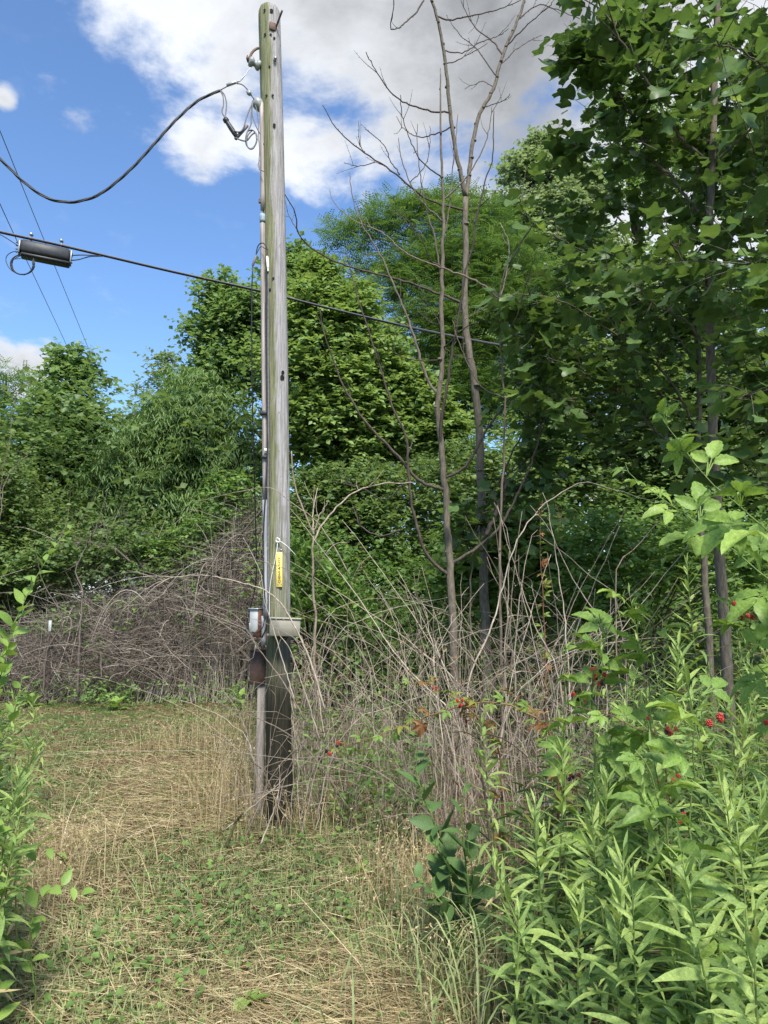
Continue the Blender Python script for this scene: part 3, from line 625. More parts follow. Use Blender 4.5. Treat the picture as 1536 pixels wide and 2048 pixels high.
# yellow number tag
tg_c = (front(558.5, 1139) + 0) ; ty = tg_c[1] - .006
def T(px, py, o=0): 
    p_ = at(px, py, ty - o); return p_
mb = MB(); h = T(558, 1104)[2] - T(558, 1174)[2]; wdt = 12 * mpx(YP) ; box(mb, (T(558.5, 1139) + 0), (wdt, .005, h), Matrix.Rotation(-.02, 3, 'Y'), .0012)
tagp = part(pole, 'number_tag', mb, M['tag'], 'narrow yellow plate with black digits 024580')
digit_px = [1119.5, 1127.7, 1137.0, 1146.0, 1154.5, 1163.0]
for ch, py in zip('024580', digit_px):
    cu = bpy.data.curves.new('digit', 'FONT'); cu.body = ch; cu.size = .037; cu.align_x = 'CENTER'; cu.align_y = 'CENTER'; cu.extrude = .0006; cu.offset = .0
    to = bpy.data.objects.new('digit', cu); COL.objects.link(to); bpy.context.view_layer.update()
    me = bpy.data.meshes.new_from_object(to.evaluated_get(bpy.context.evaluated_depsgraph_get())); bpy.data.objects.remove(to); bpy.data.curves.remove(cu)
    me.transform(Matrix.Rotation(math.radians(90), 4, 'X')); me.materials.clear(); me.materials.append(M['ink'])
    d = link('digit', me, tagp); d.location = Vector(T(558.4 + (py - 1139) * .015, py, .0036)) - Vector(PB)
for px, py in ((554.6, 1108.5), (561.8, 1108.5), (555.8, 1169), (562.8, 1169)):
    mb = MB(); box(mb, T(px, py, .003), (.003, .002, .011), bev=.0005); part(tagp, 'nail_slot', mb, M['ink'])
mb = MB(); box(mb, T(558, 1114, .003), (.022, .001, .0022), bev=.0003); part(tagp, 'printed_dash', mb, M['ink'])
mb = MB(); c = front(565, 1102, 0); lathe(mb, c + [0, .004, 0], (0, -1, .2), [(0, .008), (.012, .009), (.016, .005), (.017, 0.001)], 10); part(pole, 'nail_head', mb, M['galv'])
# white cord knotted to a staple
cb = front(559, 1082, .012)
cord = thing('tied_cord', cb, 'thin white cord knotted to a nail above the yellow tag', 'cord')
mb = MB(); tube1(mb, [cb + [-.006, 0, .012], cb + [.012, -.012, .006], cb + [.014, -.008, -.012], cb + [-.004, -.012, -.016], cb + [-.012, -.006, 0], cb + [.0, -.014, .014], cb + [.018, -.006, -.002]], .0042, .0042, 7, 40); part(cord, 'knot', mb, M['white'])
mb = MB(); tube1(mb, [cb + [.012, -.01, -.004], at(575, 1093, YP - .1), at(592, 1111, YP - .06)], .0026, .0024, 5, 12); part(cord, 'cord_end', mb, M['white'])
mb = MB(); tube1(mb, [cb, at(553.5, 1100, YP - .12), at(549, 1125, YP - .13), at(542, 1158, YP - .13), at(539, 1190, YP - .12), at(538.5, 1240, YP - .11)], .0024, .0022, 5, 20); part(cord, 'cord_end', mb, M['white'])
# beige terminal box strapped to the front
bx0 = at(570, 1255, YP - .17); s = mpx(YP)
R_ = Matrix.Rotation(math.radians(7), 3, 'Z') @ Matrix.Rotation(math.radians(2), 3, 'Y')
mb = MB(); box(mb, bx0, (58 * s, .12, 33 * s), R_, .006); tb = part(pole, 'terminal_box', mb, M['beige'])
mb = MB(); box(mb, bx0 + [0.004, -.003, 17.4 * s], (60 * s, .132, 3.2 * s), R_, .003); part(tb, 'lid', mb, M['beige_dark'])
mb = MB(); box(mb, bx0 + [-27 * s, .05, -15 * s], (20 * s, .05, 5.5 * s), R_, .004); part(tb, 'mounting_ear', mb, M['beige'])
for dz in (-3, 3, 9): 
    mb = MB(); box(mb, bx0 + [-27.5 * s, .0, dz * s], (4 * s, .06, 2.4 * s), R_, .002); part(tb, 'hinge', mb, M['beige_dark'])
mb = MB(); tube1(mb, [at(555, 1268, YP - .13), at(562, 1280, YP - .16), at(572, 1279, YP - .16), at(578, 1270, YP - .13)], .0035, .0035, 6, 16); tube1(mb, [at(548, 1262, YP - .12), at(560, 1274, YP - .14), at(577, 1270, YP - .13)], .012, .012, 8, 12); part(tb, 'cable_tail', mb, M['black'])
# pale breaker box beside the conduit
bb0 = at(512, 1246, YP - .02); R2 = Matrix.Rotation(math.radians(-16), 3, 'Z')
mb = MB(); box(mb, bb0, (17 * s, .085, 54 * s), R2, .003); bb = part(pole, 'breaker_box', mb, M['white_box'])
mb = MB(); box(mb, bb0 + [-.001, -.004, 28 * s], (22 * s, .105, 2.6 * s), R2, .003); part(bb, 'rain_hood', mb, M['galv'])
mb = MB(); box(mb, bb0 + [.028, .002, -1 * s], (6.5 * s, .088, 53 * s), R2, .002); part(bb, 'rusted_side', mb, M['rust_side'])
mb = MB(); box(mb, bb0 + [-9 * s, -.01, -6 * s], (2.6 * s, .05, 13 * s), R2, .002); part(bb, 'latch', mb, M['white_box'])
mb = MB(); tube1(mb, [at(530, 1225, YP - .09), at(527, 1250, YP - .10), at(520, 1262, YP - .1), at(512, 1266, YP - .09), at(505, 1264, YP - .06)], .0045, .0045, 6, 16); tube1(mb, [at(534, 1228, YP - .08), at(532, 1256, YP - .09), at(524, 1275, YP - .07)], .006, .006, 6, 12); part(bb, 'feed_cable', mb, M['black'])
mb = MB(); tube1(mb, [at(528, 1232, YP - .04), at(528, 1290, YP - .0)], .020, .020, 10, 6); part(bb, 'conduit_stub', mb, M['conduit_low'])
# brown steel pedestal on a grey stake beside the pole
pb = at(516, 1335, YP + .16); pd = thing('cable_pedestal', (pb[0], pb[1], float(gz(pb[0], pb[1]))), 'brown steel cable pedestal on a grey stake close beside the pole', 'pedestal')
mb = MB(); box(mb, pb, (31 * s, .10, 66 * s), Matrix.Rotation(.1, 3, 'Z'), .005); bd = part(pd, 'housing', mb, M['brownpost'])
mb = MB(); box(mb, pb + [0, 0, 34.6 * s], (33 * s, .11, 3 * s), Matrix.Rotation(.1, 3, 'Z'), .003); part(bd, 'cap', mb, M['brownpost'])
zt = pb[2] - 33 * s; zb = gz(pb[0], pb[1]) - .2
mb = MB(); box(mb, [pb[0] + .03, pb[1] + .0, (zt + zb) / 2 - .002], (.06, .045, zt - zb), None, .006); part(pd, 'stake', mb, M['greywood'])
# ------------------------------------------------------------------ service drop (twisted triplex) and its splices
def twisted(mb, line, n, r, pitch, off):
    L = smooth_line(line, n); T_ = nrm(np.gradient(L, axis=0)); U = nrm(np.cross(T_, [0, 0, 1.0])); W = np.cross(U, T_); s_ = np.concatenate([[0], np.cumsum(np.linalg.norm(np.diff(L, axis=0), axis=1))])
    for k in range(3):
        a = s_ / pitch * 2 * math.pi + k * 2.094; P = L + (U * np.cos(a)[:, None] + W * np.sin(a)[:, None]) * off
        V, Fq, t = tubes(P[None], np.full((1, n), r), 6); mb.add(V, Fq, t)
svc0 = at(436, 184, YP - .1)
svc = thing('service_drop_cable', svc0, 'thick twisted black power cable sagging from the pole top insulator', 'cable')
line = [at(-700, -250, YP - .9), at(-330, 20, YP - .8), at(-100, 228, YP - .6), at(0, 318, YP - .5), at(45, 362, YP - .46), at(90, 394, YP - .42), at(130, 404, YP - .38), at(165, 401, YP - .35), at(205, 385, YP - .32), at(260, 340, YP - .27), at(310, 286, YP - .22), at(350, 242, YP - .18), at(395, 202, YP - .13), at(440, 181, YP - .1)]
mb = MB(); twisted(mb, line, 420, .006, .42, .0055); part(svc, 'triplex_cable', mb, M['black'])
mb = MB(); tube1(mb, [at(441, 180, YP - .1), at(458, 171, YP - .1), at(474, 166, YP - .1)], .0045, .0045, 6, 10); part(svc, 'messenger_wire', mb, M['grey_cable'])
mb = MB(); a_ = at(453, 171, YP - .1); lathe(mb, a_, at(475, 163, YP - .1) - a_, [(0, .006), (.004, .0125), (.075, .0125), (.083, .006)], 10); part(svc, 'wedge_clamp', mb, M['galv'])
mb = MB(); tube1(mb, [at(474, 164, YP - .1), at(482, 161, YP - .1), at(492, 147, YP - .08), at(503, 134, YP - .06)], .0042, .003, 6, 12); tube1(mb, [at(474, 166, YP - .1), at(485, 156, YP - .1), at(502, 134, YP - .06)], .003, .003, 6, 12); part(svc, 'bail_wire', mb, M['galv'])
mb = MB(); tube1(mb, [at(474, 167, YP - .1), at(484, 169, YP - .1), at(494, 178, YP - .09), at(502, 190, YP - .08), at(508, 198, YP - .07)], .0048, .0048, 6, 16); part(svc, 'neutral_tail', mb, M['grey_cable'])
mb = MB(); box(mb, at(498, 186, YP - .09), (.034, .034, .03), Matrix.Rotation(.6, 3, 'Y'), .006); tube1(mb, [at(492, 182, YP - .1), at(504, 190, YP - .08)], .006, .006, 6); part(svc, 'split_bolt', mb, M['porc'])
mb = MB(); tube1(mb, [at(440, 181, YP - .1), at(446, 192, YP - .1), at(447, 210, YP - .1), at(444, 224, YP - .11), at(452, 238, YP - .11)], .0055, .0055, 6, 22); tube1(mb, [at(441, 181, YP - .09), at(449, 190, YP - .09), at(453, 208, YP - .09), at(451, 230, YP - .1), at(451, 238, YP - .11)], .0055, .0055, 6, 22); part(svc, 'phase_conductors', mb, M['grey_cable'])
mb = MB(); a_ = at(449, 236, YP - .11); lathe(mb, a_, at(474, 275, YP - .1) - a_, [(0, .008), (.008, .022), (.03, .024), (.04, .016), (.05, .018), (.10, .020), (.14, .019), (.185, .016), (.19, .006)], 10); part(svc, 'taped_splice', mb, M['black'])
mb = MB(); a_ = at(470, 279, YP - .1); lathe(mb, a_, at(494, 252, YP - .1) - a_, [(0, .006), (.005, .0135), (.15, .0125), (.156, .005)], 10); part(svc, 'taped_splice', mb, M['grey_cable'])
def coil(mb, pts, r, n=50): tube1(mb, pts, r, r, 6, n)
mb = MB(); coil(mb, [at(468, 262, YP - .12), at(478, 264, YP - .12), at(486, 258, YP - .12), at(494, 232, YP - .11), at(503, 210, YP - .1), at(506, 204, YP - .09)], .0058)
coil(mb, [at(472, 276, YP - .12), at(484, 281, YP - .12), at(494, 281, YP - .13), at(503, 270, YP - .13), at(512, 266, YP - .13), at(514, 280, YP - .13), at(508, 294, YP - .13), at(499, 297, YP - .13), at(492, 287, YP - .12), at(493, 268, YP - .12), at(502, 248, YP - .11), at(503, 222, YP - .1), at(506, 204, YP - .09)], .0058)
coil(mb, [at(505, 206, YP - .1), at(505, 230, YP - .11), at(512, 252, YP - .11), at(520, 268, YP - .1)], .0045)
coil(mb, [at(496, 262, YP - .13), at(504, 260, YP - .14), at(511, 266, YP - .14), at(513, 282, YP - .14), at(506, 297, YP - .14), at(497, 296, YP - .14), at(493, 284, YP - .14), at(496, 270, YP - .14), at(504, 261, YP - .13)], .0055)
part(svc, 'coiled_leads', mb, M['grey_cable'])
# ------------------------------------------------------------------ telephone cable behind the pole, with splice closure
cl = [(-600, 330, 8.6), (-300, 396, 9.0), (0, 465, 9.6), (110, 489, 9.9), (200, 510, 10.1), (340, 543, 10.5), (520, 583, 11.0), (640, 613, 11.4), (800, 651, 12.0), (940, 680, 12.6), (1040, 698, 13.0), (1250, 735, 14.0), (1500, 775, 15.0), (1800, 820, 16.5)]
cline = [at(*c) for c in cl]; cb = cline[4]
tel = thing('telephone_cable', cb, 'black lashed telephone cable strung level behind the utility pole', 'cable')
mb = MB(); tube1(mb, cline, .013, .013, 7, 120); part(tel, 'cable_sheath', mb, M['black'])
mb = MB(); tube1(mb, [c + np.array([0, 0, .019]) for c in cline], .0075, .0075, 6, 120); part(tel, 'support_strand', mb, M['grey_cable'])
mb = MB(); tube1(mb, [c + np.array([0, -.016, .004]) for c in cline[:9]], .006, .006, 6, 90); part(tel, 'lashed_fibre', mb, M['black'])
ca, cb_ = at(41, 497, 9.75), at(140, 517, 9.98); cc_ = (ca + cb_) / 2; ln = np.linalg.norm(cb_ - ca)
clo = thing('splice_closure', cc_, 'charcoal splice closure box hung under the telephone cable', 'splice closure')
ax = nrm(cb_ - ca); Rc = Matrix((ax, nrm(np.cross([0, 0, 1.0], ax)), np.cross(ax, nrm(np.cross([0, 0, 1.0], ax))))).transposed()
mb = MB(); hh = 37 * mpx(9.9) * .98; box(mb, cc_ + [0, 0, .018], (ln, .20, hh * .74), Rc, .03); cbd = part(clo, 'body', mb, M['closure'])
mb = MB(); box(mb, cc_ + [.004, 0, -hh * .40], (ln * .985, .17, hh * .16), Rc, .02); part(clo, 'lower_half', mb, M['black'])
for i in range(22):
    c = cc_ + ax * (i / 21 - .5) * ln * .9 + np.array([0, -.06, -hh * .49]); mb = MB(); box(mb, c, (.010, .03, .022), Rc, .003); part(clo, 'rib', mb, M['black'])
for q in (-.48, .02, .46):
    mb = MB(); c = cc_ + ax * q * ln * .93 + np.array([0, -.04, hh * .41]); lathe(mb, c, (0, 0, 1), [(-.012, .022), (.006, .022), (.012, .012)], 10); part(clo, 'cover_bolt', mb, M['closure'])
for q in (-.30, .31):
    c = cc_ + ax * q * ln; mb = MB(); box(mb, c + [0, 0, hh * .37 + .075], (.016, .03, .15), None, .003); box(mb, c + [0, -.005, hh * .37 + .135], (.036, .06, .03), None, .004); part(clo, 'hanger', mb, M['galv'])
for e, sg in ((ca, -1), (cb_, 1)):
    mb = MB(); box(mb, e + ax * sg * .012, (.02, .16, hh * .72), Rc, .006); pl = part(clo, 'end_plate', mb, M['galv'])
    for dz in (.06, .02, -.03, -.07):
        mb = MB(); tube1(mb, [e + ax * sg * .02 + [0, -.03, dz], e + ax * sg * .045 + [0, -.03, dz]], .010, .008, 7); part(pl, 'gland', mb, M['black'])
lo = thing('cable_loop', at(38, 510, 9.75), 'slack black cable loop coiled at the end of the splice closure', 'cable')
for k, (w_, r) in enumerate(((1, .009), (.86, .006), (1.08, .005), (.93, .005))):
    c0 = (45, 530); rx, ry = 24 * w_, 20
    pts = [at(41, 508 + 3 * k, 9.72)] + [at(c0[0] + rx * math.cos(a), c0[1] - ry * math.sin(a) - 1, 9.70 - .01 * k) for a in np.linspace(math.radians(150 if k else 130), math.radians(375), 14)] + [at(67, 517, 9.72)]
    if k == 2: pts = [at(41, 503, 9.72), at(28, 503, 9.7), at(15, 510, 9.7), at(12, 522, 9.7), at(20, 538, 9.7), at(36, 548, 9.7), at(50, 550, 9.7)]
    mb = MB(); tube1(mb, pts, r, r, 6, 40); part(lo, 'loop_strand', mb, M['black'])
mb = MB(); tube1(mb, [at(141, 511, 9.98), at(165, 510, 10.0), at(188, 511, 10.05), at(205, 512.5, 10.12)], .0075, .0075, 6, 16); part(lo, 'cable_tail', mb, M['black'])
mb = MB(); tube1(mb, [at(141, 521, 9.98), at(158, 519, 10.0), at(180, 513, 10.05), at(203, 512.5, 10.1)], .0075, .0075, 6, 16); part(lo, 'cable_tail', mb, M['black'])
mb = MB(); tube1(mb, [at(40, 494, 9.74), at(20, 481, 9.6), at(0, 469, 9.5), at(-60, 440, 9.3)], .005, .005, 6, 16); part(lo, 'cable_tail', mb, M['black'])
for nm_, pts, lb in (('power_line', [(-60, 120, 13), (0, 262, 15), (78, 455, 21), (170, 680, 40), (190, 730, 48)], 'thin overhead wire descending behind the middle of the splice closure'),
                     ('power_line', [(-60, 275, 13), (0, 408, 15), (37, 488, 18), (60, 535, 21), (133, 690, 40), (150, 728, 48)], 'thin overhead wire descending past the cable loop end of the closure')):
    P = [at(*q_) for q_ in pts]; mb = MB(); tube1(mb, P, .009, .016, 5, 60); single(nm_, mb, M['black'], P[2], lb, 'wire')
# ------------------------------------------------------------------ leafy trees behind
DENS = 1.15
def crown_leaves(mb, rg, lobes, style, leaf, size, per_m2, spray_len, nleaf, tint0=.5, front_bias=True):
    """lobes: (n,4) centre + radius.  Sprays of leaves on the shells of the lobes."""
    lobes = np.asarray(lobes); area = 4 * math.pi * lobes[:, 3] ** 2
    m = np.maximum(3, (area * per_m2 * DENS / nleaf)).astype(int)
    idx = np.repeat(np.arange(len(lobes)), m); M_ = len(idx)
    d = nrm(rg.normal(0, 1, (M_, 3)))
    d[:, 2] = np.where(d[:, 2] < -.35, -d[:, 2] * rg.random(M_), d[:, 2]); d = nrm(d)
    if front_bias:                        # fewer leaves on the far side of each clump
        flip = (d[:, 1] > .25) & (rg.random(M_) < .6); d[flip, 1] *= -1
    r = lobes[idx, 3] * (rg.random(M_) ** .45) * rg.uniform(.7, 1.28, M_)
    P = lobes[idx, :3] + d * r[:, None]
    lt = rg.normal(0, .10, len(lobes))[idx]
    D = nrm(d * .9 + np.array([0, 0, .35]) + rg.normal(0, .35, (M_, 3)))
    if style == 'hang': D = nrm(d * .8 + np.array([0, 0, .55]) + rg.normal(0, .45, (M_, 3)))
    t = (np.arange(nleaf) + .5) / nleaf
    L = spray_len * rg.uniform(.6, 1.3, M_)
    down = np.array([0, 0, -1.0])
    arch = {'ovate': .25, 'hang': .75, 'pinnate': .35, 'up': -.1}[style]
    pos = P[:, None] + D[:, None] * (L[:, None] * t)[:, :, None] + down * (arch * L[:, None] * t ** 2)[:, :, None]
    sd_ = nrm(np.cross(D, np.array([0, 0, 1.0]) + rg.normal(0, .15, (M_, 3))))
    alt = np.where(np.arange(nleaf) % 2 == 0, 1.0, -1.0)
    ld = D[:, None] * .65 + sd_[:, None] * alt[None, :, None] * .8 + rg.normal(0, .28, (M_, nleaf, 3)); up = np.array([0, 0, 1.0]) + rg.normal(0, .38, (M_, nleaf, 3))
    if style == 'ovate': ld = ld + down * .25; up = up + d[:, None] * .25
    if style == 'hang': ld = D[:, None] * .45 + sd_[:, None] * alt[None, :, None] * .55 + down * .95 + rg.normal(0, .2, (M_, nleaf, 3)); up = up + D[:, None] * .9
    if style == 'pinnate': ld = ld + down * .15; up = up + d[:, None] * .2
    if style == 'up': ld = ld + np.array([0, 0, .5])
    pos = pos.reshape(-1, 3); ld = ld.reshape(-1, 3); up = nrm(up.reshape(-1, 3))
    n = len(pos); sc = size * rg.uniform(.6, 1.3, n)
    tint = np.clip(tint0 + np.repeat(lt, nleaf) + rg.normal(0, .16, n) + np.tile((t - .5) * .25, M_), 0, .97)
    scatter(mb, leaf, pos, frames(ld, up), sc, tint)
    return n
NLEAF = [0]; DENS = 1.15
def tree(name, label, blobs, Y, style, leaf, size, matl, per_m2=26, spray=.35, nleaf=7, seed=1, group=None, trunk_px=None, lobe=(.26, .42), ty=.5, dz=.55, gaps=0.0, trunk_r=None, cat='tree', bark='darkbark', lobes_per=1.35):
    """blobs: the crown's outline as discs (px, py, rpx) in the photograph, at depth Y"""
    rg = np.random.default_rng(seed); lobes = []; P0 = []
    for b in blobs:
        px, py, rp = b[:3]; yy = Y + (b[3] if len(b) > 3 else 0)
        C = at(px, py, yy); Rm = rp * mpx(yy) * 1.02; P0.append((C, Rm))
        n = int(max(4, 13 * lobes_per * (1 + Rm * .25)))
        d = nrm(rg.normal(0, 1, (n, 3))); d[:, 1] = np.where(rg.random(n) < .62, -np.abs(d[:, 1]), d[:, 1])
        lr = Rm * rg.uniform(*lobe, n); c = C + d * ((Rm - lr * .8) * rg.uniform(.55, 1.0, n))[:, None] * np.array([1, dz + .3, 1])
        if gaps: k = rg.random(n) > gaps; c, lr = c[k], lr[k]
        lobes.append(np.concatenate([c, lr[:, None]], 1))
        core = np.concatenate([C + rg.normal(0, .25, (2, 3)) * Rm, np.full((2, 1), Rm * .55)], 1); lobes.append(core)
    lobes = np.concatenate(lobes); k = lobes[:, 2] > .25; lobes = lobes[k]
    lowest = min(P0, key=lambda q: q[0][2]); bx = np.mean([q[0][0] for q in P0]) if trunk_px is None else at(trunk_px, 1100, Y)[0]
    base = np.array([bx, Y + .1, 0.0]); topz = max(q[0][2] + q[1] * .6 for q in P0)
    t = thing(name, base, label, cat, group)
    mb = MB(); r0 = trunk_r or .022 * topz
    topx = max(P0, key=lambda q: q[0][2])[0]
    tr = tube1(mb, [base + [0, 0, -.1], base + [rg.normal(0, .08), 0, topz * .35], (base + topx) / 2 + [0, 0, topz * .12], np.array([topx[0], topx[1], topz])], r0, r0 * .12, 8, 16, .03, seed)
    for l in lobes[rg.permutation(len(lobes))[:26]]:
        zz = np.clip(l[2] - rg.uniform(.5, 1.2), .3, topz * .95); i = int(np.argmin(np.abs(tr[:, 2] - zz))); a = tr[i]
        tube1(mb, [a, (a + l[:3]) / 2 + [0, 0, .12], l[:3]], r0 * .32 * (1 - .6 * i / len(tr)), .006, 5, 7)
    part(t, 'trunk', mb, M[bark])
    mb = MB(); n = crown_leaves(mb, rg, lobes, style, leaf, size, per_m2, spray, nleaf, ty); NLEAF[0] += n
    part(t, 'crown', mb, M[matl], kind='stuff')
    return t
# far band of woodland that closes the gaps between the nearer trunks
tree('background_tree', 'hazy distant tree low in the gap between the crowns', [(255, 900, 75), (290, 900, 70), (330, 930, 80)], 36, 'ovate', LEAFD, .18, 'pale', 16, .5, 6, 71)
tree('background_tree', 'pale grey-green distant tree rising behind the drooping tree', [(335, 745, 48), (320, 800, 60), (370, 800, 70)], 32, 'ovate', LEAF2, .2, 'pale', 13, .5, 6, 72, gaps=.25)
tree('poplar_tree', 'pointed bright green poplar standing at the left of the clearing', [(150, 735, 52), (148, 800, 84), (140, 880, 120), (130, 980, 140), (180, 1060, 120), (90, 1060, 130)], 19, 'ovate', LEAFD, .14, 'poplar', 58, .4, 6, 73)
tree('locust_tree', 'feathery green tree at the far left edge beside the poplar', [(10, 790, 72), (-40, 850, 110), (40, 880, 90), (-60, 980, 130)], 24, 'pinnate', PINN, .34, 'locust', 11, .4, 4, 74)
tree('shrub_tree', 'rounded dark green bush in front of the left poplar', [(20, 1010, 110), (-60, 960, 130), (60, 1100, 90), (-20, 1140, 110)], 14.5, 'ovate', LEAFD, .075, 'dark', 110, .3, 7, 75, ty=.72)
tree('drooping_tree', 'tree with long narrow drooping leaves above the brush pile', [(410, 800, 62), (370, 855, 90), (440, 880, 95), (300, 930, 100), (400, 965, 110), (480, 950, 90), (250, 985, 95), (330, 1030, 110), (210, 1050, 90), (430, 1050, 100), (300, 1100, 90), (390, 1130, 70)], 17.0, 'hang', PEACHF, .15, 'peach', 84, .6, 8, 76, lobe=(.20, .36), lobes_per=1.6)
tree('poplar_tree', 'tall loose poplar with fluttering leaves partly hidden by the pole', [(440, 590, 48), (470, 640, 80), (420, 690, 68), (500, 720, 105), (450, 770, 95), (570, 560, 65), (560, 660, 110), (600, 530, 40)], 21, 'ovate', LEAFD, .15, 'poplar', 50, .45, 6, 77, gaps=.06)
tree('locust_tree', 'feathery yellow-green tree wedged between drooping tree and poplar', [(330, 840, 60), (300, 870, 50), (360, 800, 60)], 20, 'pinnate', PINN, .30, 'locust', 14, .4, 4, 78, ty=.7)
tree('box_elder_tree', 'bright green leafy box elder directly behind the pole', [(635, 570, 55), (620, 640, 90), (700, 640, 75), (640, 730, 120), (745, 725, 85), (800, 780, 70), (850, 830, 66), (700, 830, 120), (620, 850, 90), (800, 870, 90), (880, 870, 60), (640, 930, 70), (740, 920, 80)], 14.6, 'ovate', LEAF2, .125, 'maple', 140, .34, 8, 79)
tree('locust_tree', 'broad feathery dark locust tree beyond the bare saplings', [(700, 500, 62), (770, 470, 70), (840, 455, 70), (900, 440, 66), (960, 470, 84), (800, 560, 105), (900, 560, 120), (1010, 560, 110), (880, 680, 130), (990, 690, 130), (1080, 640, 120), (920, 800, 120), (1030, 830, 120)], 21, 'pinnate', PINN, .31, 'locust', 22, .5, 4, 80)
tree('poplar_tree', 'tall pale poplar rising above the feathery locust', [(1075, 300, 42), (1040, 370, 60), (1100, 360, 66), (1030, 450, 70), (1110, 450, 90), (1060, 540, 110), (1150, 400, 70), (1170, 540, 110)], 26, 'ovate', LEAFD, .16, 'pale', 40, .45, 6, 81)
tree('background_tree', 'fine leaved tall tree showing through the tulip leaves', [(1230, 170, 80), (1270, 260, 90), (1210, 260, 60), (1300, 380, 110), (1200, 400, 90), (1380, 300, 110), (1480, 380, 130), (1500, 220, 90)], 27, 'ovate', LEAF2, .17, 'locust', 15, .5, 6, 82, gaps=.3)
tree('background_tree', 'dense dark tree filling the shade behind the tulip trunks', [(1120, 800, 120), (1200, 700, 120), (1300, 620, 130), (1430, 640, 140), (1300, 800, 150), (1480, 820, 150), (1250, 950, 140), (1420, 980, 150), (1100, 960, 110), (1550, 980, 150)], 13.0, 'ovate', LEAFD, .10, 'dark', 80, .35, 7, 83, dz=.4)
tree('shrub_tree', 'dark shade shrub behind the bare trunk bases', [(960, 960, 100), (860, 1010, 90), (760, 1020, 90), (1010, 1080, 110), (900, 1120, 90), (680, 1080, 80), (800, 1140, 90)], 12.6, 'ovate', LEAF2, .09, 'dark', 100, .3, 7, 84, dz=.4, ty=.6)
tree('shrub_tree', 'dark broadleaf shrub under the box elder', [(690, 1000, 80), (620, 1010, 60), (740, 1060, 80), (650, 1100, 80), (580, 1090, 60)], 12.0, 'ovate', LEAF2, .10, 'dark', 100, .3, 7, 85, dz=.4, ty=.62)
tree('understory_shrub', 'bright green shrub with upright leaves close behind the pole', [(600, 1130, 42), (620, 1190, 52), (660, 1200, 48), (600, 1240, 45), (690, 1240, 50)], 8.6, 'up', OVATEF, .085, 'under', 90, .25, 7, 86, cat='shrub', trunk_r=.02)
tree('understory_shrub', 'fresh green seedlings beneath the bare saplings', [(930, 1060, 45), (1000, 1080, 50), (960, 1130, 60), (1040, 1060, 55), (1060, 1150, 70), (900, 1180, 50), (980, 1200, 60), (1110, 1130, 60), (1130, 1220, 60)], 9.6, 'ovate', TULIPF, .105, 'under', 80, .28, 6, 87, cat='shrub', trunk_r=.025, ty=.8)
tree('understory_shrub', 'leafy vine thicket climbing over the brush pile', [(480, 1000, 50), (440, 1040, 50), (400, 1080, 45), (350, 1110, 40), (500, 1070, 45), (300, 1120, 30), (450, 980, 35)], 13.7, 'ovate', LEAF2, .09, 'under', 70, .3, 7, 88, cat='vine', trunk_r=.02)
tree('understory_shrub', 'green undergrowth at the foot of the tulip trees', [(1180, 1100, 70), (1250, 1120, 70), (1330, 1130, 80), (1230, 1200, 80), (1160, 1190, 60), (1400, 1150, 80), (1500, 1140, 90)], 8.8, 'ovate', OVATEF, .10, 'under', 66, .28, 7, 89, cat='shrub', trunk_r=.02, ty=.6)
tree('understory_shrub', 'low dark bushes behind the brush pile', [(60, 1150, 60), (140, 1130, 70), (230, 1120, 70), (310, 1150, 60), (400, 1150, 70)], 13.6, 'ovate', LEAFD, .085, 'dark', 90, .3, 7, 90, cat='bush', trunk_r=.02)

# the wood beyond reads as one mass: leaf clumps from the ground up, between and behind the trees
g = np.random.default_rng(99)
def mass(name, label, n, X, Y, Z, Rr, leaf, size, matl, dens, seed, topf=None, ty=.45):
    x = g.uniform(*X, n); y = g.uniform(*Y, n); z = g.uniform(0, 1, n) ** .85 * Z * (.75 + .5 * fbm(x * .16, y * .1, seed, 3)); lob = np.stack([x, y, z, g.uniform(*Rr, n)], -1)
    mb = MB(); k = crown_leaves(mb, np.random.default_rng(seed), lob, 'ovate', leaf, size, dens, .5, 6, ty); NLEAF[0] += k
    return single(name, mb, M[matl], (0, 0, 0), label, 'wood', kind='stuff')
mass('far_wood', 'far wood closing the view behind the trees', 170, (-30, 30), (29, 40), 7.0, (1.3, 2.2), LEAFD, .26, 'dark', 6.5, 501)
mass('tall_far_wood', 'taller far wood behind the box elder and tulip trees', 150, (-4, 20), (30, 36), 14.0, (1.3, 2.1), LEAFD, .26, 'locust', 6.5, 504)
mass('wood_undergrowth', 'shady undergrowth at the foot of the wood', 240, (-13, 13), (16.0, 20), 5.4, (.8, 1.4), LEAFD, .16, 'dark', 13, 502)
mass('edge_undergrowth', 'green undergrowth along the near edge of the wood', 120, (-1.2, 8.5), (10.2, 12.5), 2.3, (.4, .75), LEAF2, .09, 'under', 60, 503, ty=.4)

mass('strip_edge_weeds', 'low green weeds where the mown strip meets the brush pile', 44, (-7.2, -1.2), (11.6, 12.6), .12, (.10, .22), OVATEF, .07, 'under', 110, 505, ty=.5)
mass('brush_backing', 'shady bushes crowded behind the brush pile', 70, (-9.5, -1.5), (15.4, 16.8), 3.0, (.5, .8), LEAF2, .11, 'dark', 40, 506)
